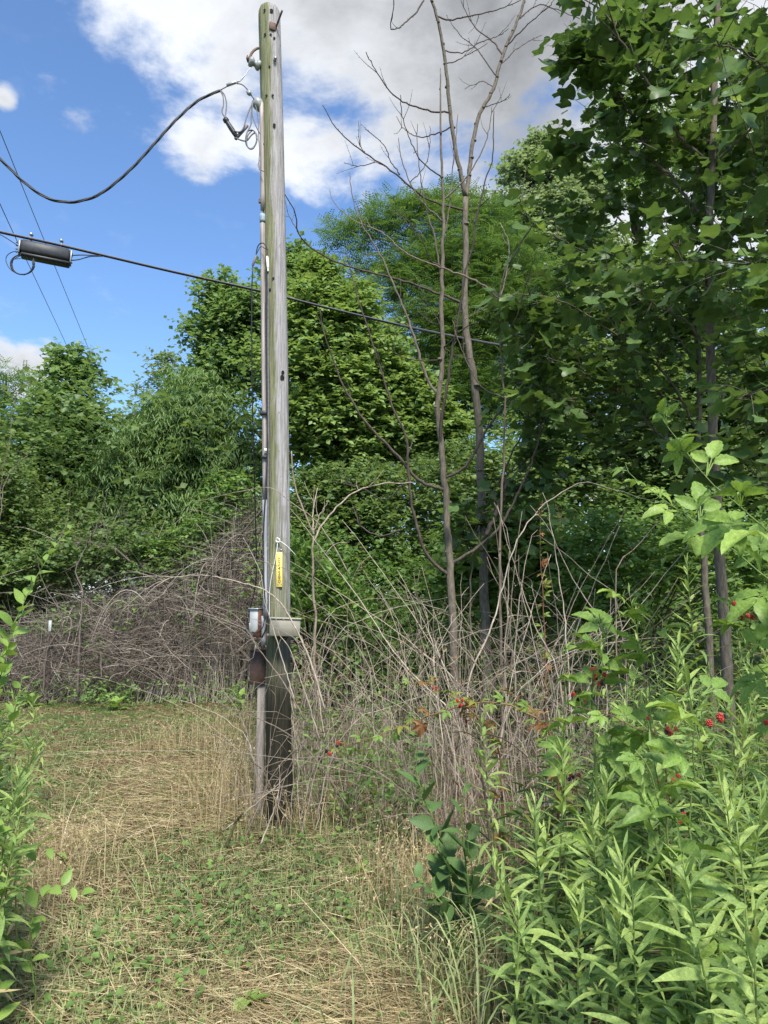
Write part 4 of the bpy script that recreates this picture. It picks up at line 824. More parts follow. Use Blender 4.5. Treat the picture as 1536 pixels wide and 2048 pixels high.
# ------------------------------------------------------------------ bare saplings traced from the photograph
def lift(pts, Y, dY=0.0):
    n = len(pts); return [at(p[0], p[1], (p[2] if len(p) > 2 else Y + dY * (i / max(1, n - 1)))) for i, p in enumerate(pts)]
def thorns(mb, L, r, rg, step=.09, ln=.022):
    s = np.concatenate([[0], np.cumsum(np.linalg.norm(np.diff(L, axis=0), axis=1))]); q = np.arange(step * .5, s[-1], step) ; q = q + rg.normal(0, step * .2, len(q))
    if not len(q): return
    P = np.stack([np.interp(q, s, L[:, i]) for i in range(3)], 1); i = np.clip(np.searchsorted(s, q), 1, len(L) - 1); T_ = nrm(L[i] - L[i - 1])
    o = nrm(np.cross(T_, rg.normal(0, 1, P.shape))); o = nrm(o + T_ * .35); rr = np.interp(q, s, r)
    A = P + o * rr[:, None] * .6; B = A + o * ln; V, Fq, t = tubes(np.stack([A, (A + B) / 2, B], 1), np.stack([np.full(len(P), .0042), np.full(len(P), .003), np.full(len(P), .0006)], 1), 4)
    mb.add(V, Fq, t)
def bare_tree(name, label, Y, trunks, branches, cat='bare tree', thorny=False, seed=1, bark='bark', twigm='twig', auto_twigs=2):
    rg = np.random.default_rng(seed); L0 = lift(trunks[0][0], Y, trunks[0][3]); base = np.array([L0[0][0], L0[0][1], 0.0])
    t = thing(name, base, label, cat); lines = []
    for i, (pts, w0, w1, dY) in enumerate(trunks):
        P = lift(pts, Y, dY)
        if i == 0: P = [np.array([P[0][0], P[0][1], -.1])] + P
        elif lines:                        # a fork starts on the trunk it leaves
            a = np.concatenate(lines); P[0] = a[np.argmin(np.linalg.norm((a - P[0])[:, [0, 2]], axis=1))]
        mb = MB(); n = len(P) * 5; ra, rb = w0 * .86 / 2 * mpx(Y), w1 * .86 / 2 * mpx(Y); L = tube1(mb, P, ra, rb, 9, n, .004 if i else .006, seed + i)
        for k in range(1, len(L) - 1, 4 if not thorny else 3):      # bud scars and knots
            c = L[k] + rg.normal(0, .3, 3) * np.array([ra, ra, .01]); tube1(mb, [c - [0, 0, .012], c + [0, 0, .012]], (ra + (rb - ra) * k / n) * 1.05, (ra + (rb - ra) * k / n) * .9, 6, 4)
        if thorny: thorns(mb, L, np.linspace(ra, rb, n), rg, .11)
        part(t, 'trunk' if i == 0 else 'fork', mb, M[bark]); lines.append(L)
    trunk_lines = np.concatenate(lines)
    for j, b in enumerate(branches):
        pts, w0, w1 = b[:3]; dY = b[3] if len(b) > 3 else rg.uniform(-.9, .6)
        src = at(pts[0][0], pts[0][1], Y); k = np.argmin(np.linalg.norm((trunk_lines - src)[:, [0, 2]], axis=1)); Y0 = trunk_lines[k][1] if np.linalg.norm((trunk_lines[k] - src)[[0, 2]]) < .25 else Y
        P = lift(pts, Y0, dY); 
        if np.linalg.norm((trunk_lines[k] - src)[[0, 2]]) < .25: P[0] = trunk_lines[k]
        mb = MB(); n = len(P) * 5; ra, rb = w0 * .8 / 2 * mpx(Y), max(w1 * .8 / 2 * mpx(Y), .0015); L = tube1(mb, P, ra, rb, 6, n, .004, seed * 50 + j)
        if thorny: thorns(mb, L, np.linspace(ra, rb, n), rg, .10, .018)
        for q_ in range(auto_twigs):
            k = rg.integers(n // 3, n - 2); a = L[k]; d = nrm(nrm(L[k] - L[k - 1]) + rg.normal(0, .55, 3) + np.array([0, 0, .35])); ln = rg.uniform(.10, .34)
            tw = tube1(mb, [a, a + d * ln * .55 + rg.normal(0, .012, 3), a + d * ln + [0, 0, .03]], ra * .32 + .001, .0013, 5, 8)
            if thorny: thorns(mb, tw, np.full(8, .002), rg, .07, .012)
        part(t, 'branch', mb, M[twigm])
    return t
bare_tree('bare_sapling', 'leafless thorny sapling whose trunk forks in two high up', 9.0,
    [([(972, 1290), (962, 1010), (957, 830), (945, 740), (931, 640), (931, 500), (931, 395)], 25, 13, 0), ([(931, 400), (924, 360), (905, 262), (893, 142), (878, 50), (864, 0), (845, -80)], 11, 6, -.3), ([(931, 400), (936, 365), (945, 292), (960, 226), (986, 180), (1005, 112), (1035, 40), (1050, 0), (1068, -70)], 11, 6, .3)],
    [([(926, 422), (850, 396), (790, 346), (735, 310), (680, 265), (645, 210)], 6, 2), ([(916, 600), (803, 560), (720, 540), (669, 522), (617, 493), (597, 465), (589, 422), (569, 387), (557, 352)], 7, 2, -1.3),
     ([(597, 465), (578, 432), (571, 400)], 2.6, 1.6, 0), ([(905, 262 - 22), (850, 220), (800, 200), (770, 170), (745, 130), (732, 104)], 5, 2), ([(905, 262), (870, 268), (838, 274), (808, 258), (794, 234)], 4, 1.6),
     ([(876, 55), (900, 40), (950, 30), (1000, 18), (1042, 0)], 4.5, 2), ([(866, 8), (838, 17), (812, 44), (795, 57), (781, 55), (787, 20), (787, -10)], 5, 2), ([(1014, 97), (985, 82), (955, 60), (935, 30), (922, 0)], 5, 2),
     ([(1044, 20), (1075, 10), (1110, 18), (1160, 38)], 4, 1.8), ([(1028, 72), (1060, 45), (1090, 20), (1108, 0)], 4, 1.8), ([(1008, 118), (1040, 93), (1084, 70)], 3, 1.5), ([(998, 134), (950, 95), (920, 70), (893, 30)], 3.5, 1.6), ([(893, 122), (925, 105), (960, 85), (1000, 70), (1017, 57)], 3.5, 1.6),
     ([(894, 142), (920, 118), (975, 86)], 3, 1.5), ([(992, 160), (965, 163), (930, 178)], 3, 1.5), ([(985, 210), (1005, 202), (1020, 189)], 2.5, 1.4), ([(860, 5), (845, -20), (828, -50)], 4, 2), ([(735, 310), (720, 290), (717, 243)], 2.5, 1.5), ([(750, 325), (715, 332), (688, 326)], 2.5, 1.5), ([(800, 350), (780, 320), (768, 290), (730, 258)], 3, 1.6), ([(820, 365), (850, 330), (860, 290), (859, 252)], 2.8, 1.5)],
    thorny=True, seed=4, auto_twigs=2)
bare_tree('bare_sapling', 'leafless slender sapling with one smooth trunk and long straight shoots', 8.0,
    [([(908, 1290), (899, 1130), (889, 960), (880, 860), (876, 800), (886, 700), (884, 560), (887, 450), (884, 330), (881, 240), (881, 137)], 23, 3, 0)],
    [([(884, 365), (842, 322), (816, 270), (803, 222), (801, 190)], 4, 1.8), ([(886, 400), (915, 374), (940, 345), (965, 300), (980, 250), (984, 212)], 5, 2), ([(886, 440), (850, 410), (820, 365), (802, 312), (797, 276)], 4.5, 2),
     ([(884, 560), (870, 480), (856, 430), (844, 370), (836, 310), (835, 248)], 5, 2), ([(880, 800), (856, 762), (836, 700), (820, 650), (790, 575), (756, 500), (725, 450), (706, 400), (699, 345)], 8, 2.2),
     ([(878, 910), (882, 850), (893, 780), (908, 680), (922, 608), (933, 537), (947, 483), (953, 437), (972, 358), (985, 315), (988, 222)], 9, 2.2, -.5), ([(953, 445), (945, 420), (938, 400)], 2.5, 1.6), ([(886, 480), (897, 422), (903, 358), (908, 315), (916, 228)], 4, 2),
     ([(884, 990), (841, 963), (806, 924), (771, 885), (736, 850), (708, 808), (680, 759), (662, 706), (648, 668), (640, 620)], 9, 2.4, -.8), ([(892, 966), (929, 935), (975, 857), (1003, 819), (1035, 766), (1063, 706), (1082, 655)], 8, 2.4, -.4),
     ([(895, 1160), (866, 1125), (845, 1090), (826, 1019), (817, 956), (813, 879), (785, 812), (764, 745), (739, 671), (715, 590), (690, 500)], 9, 2, -.6), ([(906, 1135), (947, 1100), (996, 1058), (1028, 1002), (1049, 959), (1066, 917), (1080, 868), (1094, 819), (1082, 790), (1068, 762)], 9, 2.2, -.5),
     ([(971, 1072), (990, 1030), (1006, 985), (1013, 957)], 13, 9, 0), ([(880, 720), (840, 722), (800, 712), (775, 695), (756, 676)], 3.5, 1.6), ([(886, 700), (905, 680), (930, 655), (962, 640), (990, 610)], 4, 1.6), ([(880, 655), (858, 642), (835, 620)], 3, 1.6),
     ([(882, 640), (850, 600), (838, 570)], 3, 1.5), ([(888, 700), (910, 712), (940, 718)], 3.5, 1.6), ([(886, 545), (860, 520), (846, 480), (815, 440), (780, 410)], 4, 1.5), ([(817, 960), (770, 1000), (735, 980), (700, 970), (660, 960)], 4, 1.6), ([(800, 1060), (760, 1072), (720, 1050), (705, 1010)], 5, 2)],
    seed=6, auto_twigs=2)
bare_tree('bare_sapling', 'thin pale forked sapling standing just right of the pole', 7.0,
    [([(630, 1300), (627, 1190), (625, 1115), (624, 1062), (600, 1003), (586, 950), (583, 902)], 9, 3, 0)],
    [([(625, 1065), (640, 1030), (655, 1005)], 4, 2), ([(625, 1062), (626, 1020), (636, 975)], 4, 2), ([(628, 1160), (634, 1130), (640, 1095)], 3, 1.5), ([(624, 1080), (650, 1040), (700, 990), (760, 968), (830, 966)], 5, 2.5, .4)], seed=8, auto_twigs=2, bark='cane', twigm='cane')
bare_tree('bare_sapling', 'spindly leafless grey shoot among the tulip leaves', 7.6,
    [([(1000, 1150), (1003, 1000), (1010, 850), (1000, 596), (1030, 500), (1090, 420)], 8, 2.5, -.3)],
    [([(1000, 600), (961, 568), (918, 548), (869, 530), (818, 510), (789, 487), (766, 465), (743, 456), (720, 447), (697, 433), (669, 407), (659, 379)], 6, 1.8, .4), ([(1002, 620), (1010, 560), (1018, 490), (1000, 445)], 4, 1.6), ([(1004, 700), (1030, 640), (1055, 560), (1075, 500)], 4, 1.6), ([(1006, 800), (960, 770), (920, 690), (905, 640)], 3.5, 1.6), ([(1000, 600), (960, 620), (930, 640), (905, 660)], 3, 1.5)], seed=9, bark='cane', twigm='cane')
# ------------------------------------------------------------------ dead canes standing around the pole foot
rg = np.random.default_rng(77)
CLAB = 'thin dead bramble cane arching in the dry thicket by the pole'
def cane(pts, r0, r1, lab, grp=None, name='dead_cane', seed=0, twigs=2, matl='cane', jit=.006):
    P = [np.asarray(p) for p in pts]; mb = MB(); n = max(14, len(P) * 5); g = np.random.default_rng(seed); L = tube1(mb, P, r0, r1, 5, n, jit, seed, tint=float(g.uniform(.25, .95)))
    for _ in range(twigs):
        k = g.integers(n // 4, n - 2); a = L[k]; d = nrm(L[k] - L[k - 1] + g.normal(0, .8, 3)); l = g.uniform(.08, .3)
        tube1(mb, [a, a + d * l * .5 + g.normal(0, .02, 3), a + d * l + [0, 0, -.02]], r0 * .5, .0010, 4, 6, tint=float(g.uniform(.2, .9)))
    return single(name, mb, M[matl], (P[0][0], P[0][1], P[0][2]), lab, 'dead cane', grp)
# arching canes traced over and beside the pole
traced = [([(650, 1420), (625, 1335), (598, 1270), (568, 1215), (535, 1183), (500, 1170), (450, 1158), (400, 1150), (340, 1157), (290, 1180), (240, 1225)], 5.35, 6, 'long pale dead cane arching from the thicket across the pole below the tag'),
          ([(640, 1480), (612, 1390), (580, 1300), (560, 1270), (552, 1240), (550, 1190), (545, 1140), (528, 1115), (535, 1095)], 5.3, 4, 'pale dead cane climbing the pole face past the terminal box'),
          ([(592, 1420), (580, 1370), (562, 1310), (545, 1250), (530, 1205), (522, 1150), (500, 1100), (486, 1075)], 5.25, 4, 'pale dead cane crossing the brown pedestal and conduit'),
          ([(610, 1440), (570, 1370), (520, 1300), (480, 1240), (440, 1215), (380, 1200)], 5.2, 4.5, 'dead cane leaning left from the pole foot over the pedestal'),
          ([(700, 1150), (640, 1050), (575, 1000), (538, 975), (470, 985), (385, 1005)], 5.5, 3.5, 'thin dead cane bent over the pole above the cord'),
          ([(900, 1420), (800, 1320), (720, 1200), (660, 1120), (600, 1040), (575, 1010)], 5.9, 4.5, 'long straight dead cane slanting from thicket up to the pole edge'),
          ([(840, 1500), (760, 1420), (650, 1320), (560, 1260), (480, 1230)], 5.0, 3.5, 'slender dead cane slanting low across the terminal box'),
          ([(450, 1660), (520, 1600), (580, 1545), (600, 1500), (590, 1460)], 5.1, 4, 'thin dead cane hooked in front of the dark pole foot'),
          ([(520, 1690), (548, 1620), (560, 1560), (558, 1530)], 4.95, 5, 'short broken cane standing in front of the pole foot'),
          ([(700, 1620), (640, 1530), (580, 1470), (500, 1430), (430, 1400), (380, 1330), (300, 1270)], 5.0, 4, 'dead cane reaching left from the pole foot towards the brush pile'),
          ([(870, 1640), (780, 1560), (690, 1520), (600, 1515), (540, 1530), (495, 1545)], 4.9, 4, 'low dead cane lying bent in front of the pole foot')]
for i, (pts, Y, w, lab) in enumerate(traced):
    P = lift(pts, Y, rg.uniform(-.15, .1)); cane(P, w * .78 / 2 * mpx(Y), .0014, lab, seed=300 + i, twigs=2, jit=.002)
for i, (pts, Y, w, lab) in enumerate([
    ([(935, 1380), (985, 1250), (1020, 1120), (1060, 1040), (1120, 985), (1170, 965), (1260, 990), (1320, 1005)], 6.6, 6, 'long pale cane rising then arching over beneath the tulip leaves'),
    ([(1010, 1340), (1016, 1200), (1020, 1090), (1005, 1040), (988, 1005)], 6.5, 6, 'pale upright cane with a bent tip beside the leaning cane'),
    ([(1030, 1350), (1040, 1200), (1060, 1080), (1075, 1060)], 6.6, 5, 'straight pale cane standing between two crossing canes'),
    ([(1140, 1400), (1130, 1250), (1115, 1130), (1095, 1010), (1085, 985)], 6.4, 6, 'reddish-brown cane with withered red flower heads'),
    ([(1120, 1370), (1070, 1250), (1040, 1160), (1052, 1180)], 6.0, 9, 'thick brown dead stalk leaning in the dark gap'),
    ([(1200, 1260), (1150, 1170), (1100, 1060), (1060, 1010)], 6.6, 6, 'pale cane slanting steeply up behind the bramble leaves'),
    ([(1230, 1170), (1270, 1100), (1330, 1030), (1390, 960)], 6.2, 6, 'pale bent cane under the tall arching bramble'),
    ([(1240, 1230), (1180, 1150), (1090, 1080), (1055, 1075)], 6.4, 4.5, 'thin level cane crossing behind the withered flower heads')]):
    P = lift(pts, Y, .2); P = [np.array([P[0][0] + .05, P[0][1], 0.0])] + P; cane(P, w * .85 / 2 * mpx(Y), .002, lab, seed=340 + i, twigs=2)
# individual upright canes (they differ only in where they stand)
def thicket_xy(n, g):
    y = g.uniform(4.75, 9.2, n); xl = np.interp(y, [4.7, 5.2, 5.8, 6.2, 9.2], [.35, -.1, -.62, -.85, -1.15]); xr = np.interp(y, [4.7, 6, 9.2], [1.0, 2.1, 3.1]); return xl + (xr - xl) * g.random(n) ** 1.1, y
xs, ys = thicket_xy(200, rg)
for i in range(200):
    x0, y0 = xs[i], ys[i]; h = rg.uniform(.9, 2.0) * (1 if i % 3 else 1.15); az = rg.uniform(0, 6.283); ln = rg.uniform(.08, 1.05) * h; z0 = float(gz(x0, y0)) - .02
    d = np.array([math.cos(az), math.sin(az) * .7, 0]); tip = np.array([x0, y0, z0]) + d * ln + [0, 0, h * rg.uniform(.75, 1)]
    mid = np.array([x0, y0, z0]) + d * ln * rg.uniform(.1, .5) + [0, 0, h * rg.uniform(.5, .75)]
    cane([(x0, y0, z0), mid, tip], rg.uniform(.003, .0062), .0013, CLAB if (h < 1.6 and ln / h < .6) else ('tall dead cane standing above the rest of the dry thicket' if ln / h < .6 else 'dead cane slanting strongly through the dry thicket by the pole'), 'dead canes around the pole foot', seed=1000 + i, twigs=3, jit=.010)
for i in range(30):                        # canes crowding the pole foot itself
    a_ = rg.uniform(-2.9, -.2); r_ = rg.uniform(.16, .55); x0, y0 = PB[0] + math.cos(a_) * r_, PB[1] + math.sin(a_) * r_ * .8; h = rg.uniform(.5, 1.35); d = np.array([rg.normal(0, .35), rg.normal(-.05, .15), 0]) * h
    cane([(x0, y0, float(gz(x0, y0)) - .02), np.array([x0, y0, h * .55]) + d * .3, np.array([x0, y0, h]) + d], rg.uniform(.0022, .0048), .0012, 'thin dead cane leaning against the dark foot of the pole', 'dead canes against the pole foot', seed=1250 + i, twigs=2, jit=.006)
for i in range(30):                        # pale canes crossing in front of the dark gap
    b_ = at(rg.uniform(890, 1190), 1400, rg.uniform(6.0, 7.4)); h = rg.uniform(1.3, 2.5); d = np.array([rg.normal(-.05, .32), rg.normal(0, .12), 0]) * h; b_[2] = -.02
    cane([b_, b_ + d * .45 + [0, 0, h * .55], b_ + d + [0, 0, h]], rg.uniform(.005, .009), .002, 'tall pale cane crossing others below the tulip leaves', 'tall pale canes below the tulip leaves', seed=1290 + i, twigs=3, jit=.006)
# the mass of thinner stems between them
def stem_mass(n, g, hmin, hmax, rr, arch, xyf, K=7, flop=.2):
    x, y = xyf(n, g); z = gz(x, y) - .01; h = g.uniform(hmin, hmax, n); az = g.uniform(0, 6.283, n); ln = h * np.abs(g.normal(0, arch, n)); d = np.stack([np.cos(az), np.sin(az), np.zeros(n)], -1)
    A = np.stack([x, y, z], -1); B = A + d * (ln * .25)[:, None] + np.array([0, 0, 1.0]) * (h * .8)[:, None]; C = A + d * ln[:, None] + np.array([0, 0, 1.0]) * (h * g.uniform(1 - flop * 2, 1, n))[:, None]
    P = bez(A, B, C, K); P[:, 1:] += np.cumsum(g.normal(0, .010, P[:, 1:].shape), 1)
    return tubes(P, g.uniform(*rr, n)[:, None] * np.linspace(1, .35, K)[None], 3, np.clip(g.normal(.45, .33, n), 0, 1))
mb = MB(); mb.add(*stem_mass(430, rg, .45, 1.5, (.0014, .0032), .55, thicket_xy)); mb.add(*stem_mass(700, rg, .3, 1.0, (.0012, .0024), 1.6, thicket_xy, flop=.45))
single('dry_stem_thicket', mb, M['cane'], (0, 0, 0), 'dense mass of thin dry stems around the pole foot', 'dry stems', kind='stuff')
# shrivelled leaves and seed heads caught on the stems, green leaves growing through
x, y = thicket_xy(2600, rg); z = gz(x, y) + rg.random(2600) * 1.25; mb = MB(); dd = nrm(rg.normal(0, 1, (2600, 3)) + np.array([0, 0, -.6])); scatter(mb, LANCEF, np.stack([x, y, z], -1), frames(dd, nrm(rg.normal(0, 1, (2600, 3)))), np.stack([rg.uniform(.03, .08, 2600), rg.uniform(.015, .06, 2600), rg.uniform(.02, .06, 2600)], -1), np.clip(rg.normal(.6, .25, 2600), 0, 1))
single('shrivelled_leaves', mb, M['litter'], (0, 0, 0), 'shrivelled brown leaves caught on the dry stems by the pole', 'dead leaves', kind='stuff')
n = 9000; x, y = thicket_xy(n, rg); k = fbm(x * 1.4, y * 1.1, 44, 3) > np.interp(y, [4.7, 7, 9], [.53, .44, .38]); x, y = x[k], y[k]; n = len(x); z = gz(x, y) + rg.random(n) ** 1.3 * np.interp(y, [4.7, 6, 9], [.35, .7, 1.3]); mb = MB(); az = rg.uniform(0, 6.28, n)
scatter(mb, OVATEF, np.stack([x, y, z], -1), frames(np.stack([np.cos(az), np.sin(az), rg.normal(.1, .4, n)], -1), nrm(np.array([0, 0, 1.0]) + rg.normal(0, .45, (n, 3)))), rg.uniform(.03, .075, n), np.clip(rg.normal(.5, .22, n), 0, 1))
single('thicket_greenery', mb, M['under'], (0, 0, 0), 'small green leaves growing up through the dry cane thicket', 'weeds', kind='stuff')
# dry grass tuft with seed heads left of the pole
def tuft_xy(cx, cy, sx_, sy_): return lambda n, g: (cx + g.normal(0, sx_, n), cy + g.normal(0, sy_, n))
def dry_grass(cx, cy, sx_, sy_, n, hmin, hmax, lab, seed):
    g = np.random.default_rng(seed); x, y = tuft_xy(cx, cy, sx_, sy_)(n, g); h = g.uniform(hmin, hmax, n); az = g.uniform(0, 6.283, n); ln = h * np.abs(g.normal(0, .6, n)); d = np.stack([np.cos(az), np.sin(az), np.zeros(n)], -1)
    A = np.stack([x, y, gz(x, y) - .01], -1); B = A + d * (ln * .2)[:, None] + np.array([0, 0, .8]) * h[:, None]; C = A + d * ln[:, None] + np.array([0, 0, 1.0]) * (h * g.uniform(.7, 1, n))[:, None]; P = bez(A, B, C, 5); mb = MB()
    V, Fq, t = ribbons(P, nrm(np.stack([-np.sin(az), np.cos(az), np.zeros(n)], -1) + g.normal(0, .4, (n, 3))), g.uniform(.002, .004, n)[:, None] * np.array([1, 1, .8, .6, .3]), np.clip(g.normal(.45, .2, n), 0, 1)); mb.add(V, Fq, t)
    k = g.random(n) < .55; S_ = P[k]; m_ = len(S_); tt = g.uniform(.62, 1, (m_, 7)); ip = np.clip((tt * 4).astype(int), 0, 3); fr = (tt * 4 - ip)[:, :, None]; r_ = np.arange(m_)[:, None]
    pos = (S_[r_, ip] * (1 - fr) + S_[r_, ip + 1] * fr).reshape(-1, 3); dd = nrm(g.normal(0, .6, pos.shape) + np.array([0, 0, -.4])); scatter(mb, LEAF2, pos, frames(dd, nrm(g.normal(0, 1, pos.shape))), np.stack([g.uniform(.006, .012, len(pos)), g.uniform(.012, .024, len(pos)), np.full(len(pos), .01)], -1), np.clip(g.normal(.55, .2, len(pos)), 0, 1))
    return single('dry_grass_tuft', mb, M['straw'], (cx, cy, 0), lab, 'dry grass', None)
c = gnd(470, 1610); dry_grass(c[0], c[1], .2, .26, 420, .25, .68, 'tall tan dry oat grass tuft left of the pole foot', 61)
c = gnd(330, 1500); dry_grass(c[0], c[1], .25, .3, 260, .12, .35, 'short tan dry grass tuft in the mown strip by the oat grass', 62)
c = gnd(430, 1480); dry_grass(c[0], c[1], .25, .5, 300, .2, .5, 'dry grass clump between oat grass and brush pile', 63)
c = gnd(830, 1790); dry_grass(c[0], c[1], .22, .3, 550, .12, .42, 'bent tan grass tuft below the dark broadleaf weed', 64)
c = gnd(960, 1960); dry_grass(c[0], c[1], .16, .25, 420, .12, .4, 'bent tan grass tuft at the foot of the goldenrod', 65)
c = gnd(90, 1800); dry_grass(c[0] - .15, c[1], .22, .4, 500, .15, .5, 'brown dry grass tuft under the left leafy weeds', 66)
c = gnd(640, 1660); dry_grass(c[0], c[1], .5, .18, 260, .12, .4, 'dry grass fringe at the front of the cane thicket', 67)
# ------------------------------------------------------------------ brush pile
def mound(px):                             # silhouette of the heap by photo column
    py = np.interp(px, [30, 60, 110, 200, 270, 330, 400, 450, 500, 560], [1330, 1275, 1240, 1210, 1190, 1170, 1140, 1090, 1040, 1020]); return py
YB = 13.6; bp0 = at(300, 1385, YB); brush = thing('brush_pile', (bp0[0], YB, 0), 'large heap of dead brown vines and brush at the clearing edge', 'brush pile')
pxs = np.linspace(25, 590, 60); prof = np.array([[at(q_, mound(q_), YB)[0], max(.2, at(q_, mound(q_), YB)[2])] for q_ in pxs])
yy = np.linspace(-1.3, 2.2, 16); hump = np.sqrt(np.clip(1 - (np.where(yy < 0, yy / 1.3, yy / 2.2)) ** 2, 0, 1))
g = np.random.default_rng(5); prof[:, 1] *= .92 + .30 * fbm(prof[:, 0] * 1.6, prof[:, 0] * .3, 17, 3); hz = prof[:, 1][:, None] * hump[None] * (.55 + .25 * g.random((60, 16))); X_ = np.repeat(prof[:, 0][:, None], 16, 1); Y_ = np.broadcast_to(YB + .45 + yy * .8, (60, 16))
V = np.stack([X_, Y_ + g.normal(0, .05, hz.shape), hz], -1).reshape(-1, 3); a = (np.arange(59)[:, None] * 16 + np.arange(15)[None]).ravel()
part(brush, 'packed_core', MB().add(V, np.stack([a, a + 16, a + 17, a + 1], -1), .05), M['litter'])
n = 9400; x = g.uniform(prof[0, 0] - .1, prof[-1, 0], n); top = np.interp(x, prof[:, 0], prof[:, 1]); v = -1.3 + 2.4 * g.random(n) ** 1.35; hh_ = np.sqrt(np.clip(1 - (np.where(v < 0, v / 1.35, v / 2.2)) ** 2, 0, 1)); z = top * hh_ * g.uniform(.62, 1.06, n)
A = np.stack([x, YB + v - .05, z], -1); az = g.uniform(0, 6.283, n); l = g.uniform(.25, .9, n); d = np.stack([np.cos(az) + .35, np.sin(az) * .5 - .25, g.normal(-.15, .5, n)], -1); C = A + nrm(d) * l[:, None]; C[:, 2] = np.maximum(C[:, 2], .02); B = (A + C) / 2 + np.stack([g.normal(0, .08, n), g.normal(-.06, .08, n), np.abs(g.normal(.05, .09, n))], -1)
P = bez(A, B, C, 5); P[:, 1:] += np.cumsum(g.normal(0, .014, P[:, 1:].shape), 1); V, Fq, t = tubes(P, (.0018 + .0085 * g.random(n) ** 3.2)[:, None] * np.linspace(1, .4, 5)[None], 3, np.clip(g.normal(.5, .32, n), 0, 1)); part(brush, 'dead_vines', MB().add(V, Fq, t), M['brush'], kind='stuff')
n = 900; x = g.uniform(prof[0, 0], prof[-1, 0], n); top = np.interp(x, prof[:, 0], prof[:, 1]); A = np.stack([x, YB - g.uniform(.6, 1.4, n), np.full(n, .0)], -1); C = A + np.stack([g.normal(.25, .4, n), g.uniform(.2, .8, n), top * g.uniform(.5, 1.0, n)], -1); B = (A + C) / 2 + g.normal(0, .12, (n, 3)); P = bez(A, B, C, 7); P[:, 1:] += np.cumsum(g.normal(0, .01, P[:, 1:].shape), 1)
V, Fq, t = tubes(P, g.uniform(.002, .005, n)[:, None] * np.linspace(1, .4, 7)[None], 3, np.clip(g.normal(.55, .25, n), 0, 1)); part(brush, 'hanging_stems', MB().add(V, Fq, t), M['brush'], kind='stuff')
# arching runners that stand clear of the heap, and live vine leaves draped over it
n = 90; x = g.uniform(prof[0, 0], prof[-1, 0], n); top = np.interp(x, prof[:, 0], prof[:, 1]); A = np.stack([x, YB - .3 + g.normal(0, .5, n), top * .8], -1); C = A + np.stack([g.normal(-.2, .7, n), g.normal(-.3, .4, n), g.normal(-.5, .45, n)], -1); C[:, 2] = np.maximum(C[:, 2], .05); B = (A + C) / 2 + np.stack([g.normal(0, .15, n), g.normal(0, .15, n), g.uniform(.3, .9, n)], -1); V, Fq, t = tubes(bez(A, B, C, 10), g.uniform(.003, .007, n)[:, None] * np.linspace(1, .35, 10)[None], 4, np.clip(g.normal(.6, .3, n), 0, 1)); part(brush, 'arching_runners', MB().add(V, Fq, t), M['brush'], kind='stuff')
n = 5200; x = g.uniform(prof[0, 0], prof[-1, 0], n); top = np.interp(x, prof[:, 0], prof[:, 1]); v = g.uniform(-1.25, .9, n); z = top * np.sqrt(np.clip(1 - (np.where(v < 0, v / 1.35, v / 2.2)) ** 2, 0, 1)) * g.uniform(.9, 1.12, n); k = fbm(x * 1.1 + 9, z * 1.3 + v, 23, 3) > np.interp(x, [prof[0, 0], prof[35, 0], prof[-1, 0]], [.60, .54, .42]); x, v, z = x[k], v[k], z[k]; n = len(x); az = g.uniform(0, 6.28, n); mb = MB()
scatter(mb, OVATEF, np.stack([x, YB + v - .1, z], -1), frames(np.stack([np.cos(az), np.sin(az), g.normal(-.1, .4, n)], -1), nrm(np.array([0, -.5, 1.0]) + g.normal(0, .4, (n, 3)))), g.uniform(.05, .10, n), np.clip(g.normal(.5, .25, n), 0, 1)); part(brush, 'vine_leaves', mb, M['under'], kind='stuff')
# wiry twigs sticking up behind the heap
n = 260; A = np.stack([g.uniform(at(110, 1150, 14)[0], at(290, 1150, 14)[0], n), g.normal(14, .3, n), g.uniform(1.7, 2.7, n)], -1); C = A + g.normal(0, .45, (n, 3)) + [.1, 0, .15]; B = (A + C) / 2 + g.normal(0, .15, (n, 3)) + [0, 0, .12]; P = bez(A, B, C, 7); V, Fq, t = tubes(P, g.uniform(.003, .007, n)[:, None] * np.linspace(1, .4, 7)[None], 3, np.clip(g.normal(.6, .25, n), 0, 1)); part(brush, 'wiry_twigs', MB().add(V, Fq, t), M['brush'], kind='stuff')
for i, (pts, w, lab) in enumerate([([(85, 1395), (95, 1300), (125, 1240), (88, 1170), (72, 1105)], 8, 'grey dead stem standing before the left end of the brush pile'), ([(155, 1395), (160, 1260), (166, 1180), (150, 1140), (190, 1060), (215, 980)], 9, 'dark twisted dead stem standing before the brush pile'), ([(520, 1060), (450, 1130), (330, 1210), (240, 1250)], 12, 'thick dead branch sloping down over the brush pile'), ([(540, 1000), (470, 1080), (390, 1150)], 9, 'upper dead branch leaning into the brush pile'), ([(60, 1420), (140, 1370), (240, 1345), (300, 1320)], 6, 'pale fallen stem lying at the foot of the brush pile'), ([(262, 1125), (225, 1095), (180, 1085), (148, 1075)], 7, 'pale dead limb arching above the brush pile')]):
    cane(lift(pts, 12.0 if i in (0, 1, 4) else 12.6, .2), w * .7 / 2 * mpx(11.5), .003, lab, seed=700 + i, twigs=9, matl='twig', name='dead_sapling', jit=.005)
# sapling shoots at the far left edge
for i, (pts, lab) in enumerate([([(-12, 1400), (-5, 1200), (0, 980), (20, 880), (28, 800), (60, 760)], 'bare grey shoot climbing beside the left poplar'), ([(0, 1040), (12, 960), (45, 920), (70, 890)], 'short bare twig by the left bushes')]):
    cane(lift(pts, 7.5, .3), .006, .002, lab, seed=760 + i, twigs=6, name='bare_shoot', matl='twig', jit=.004)
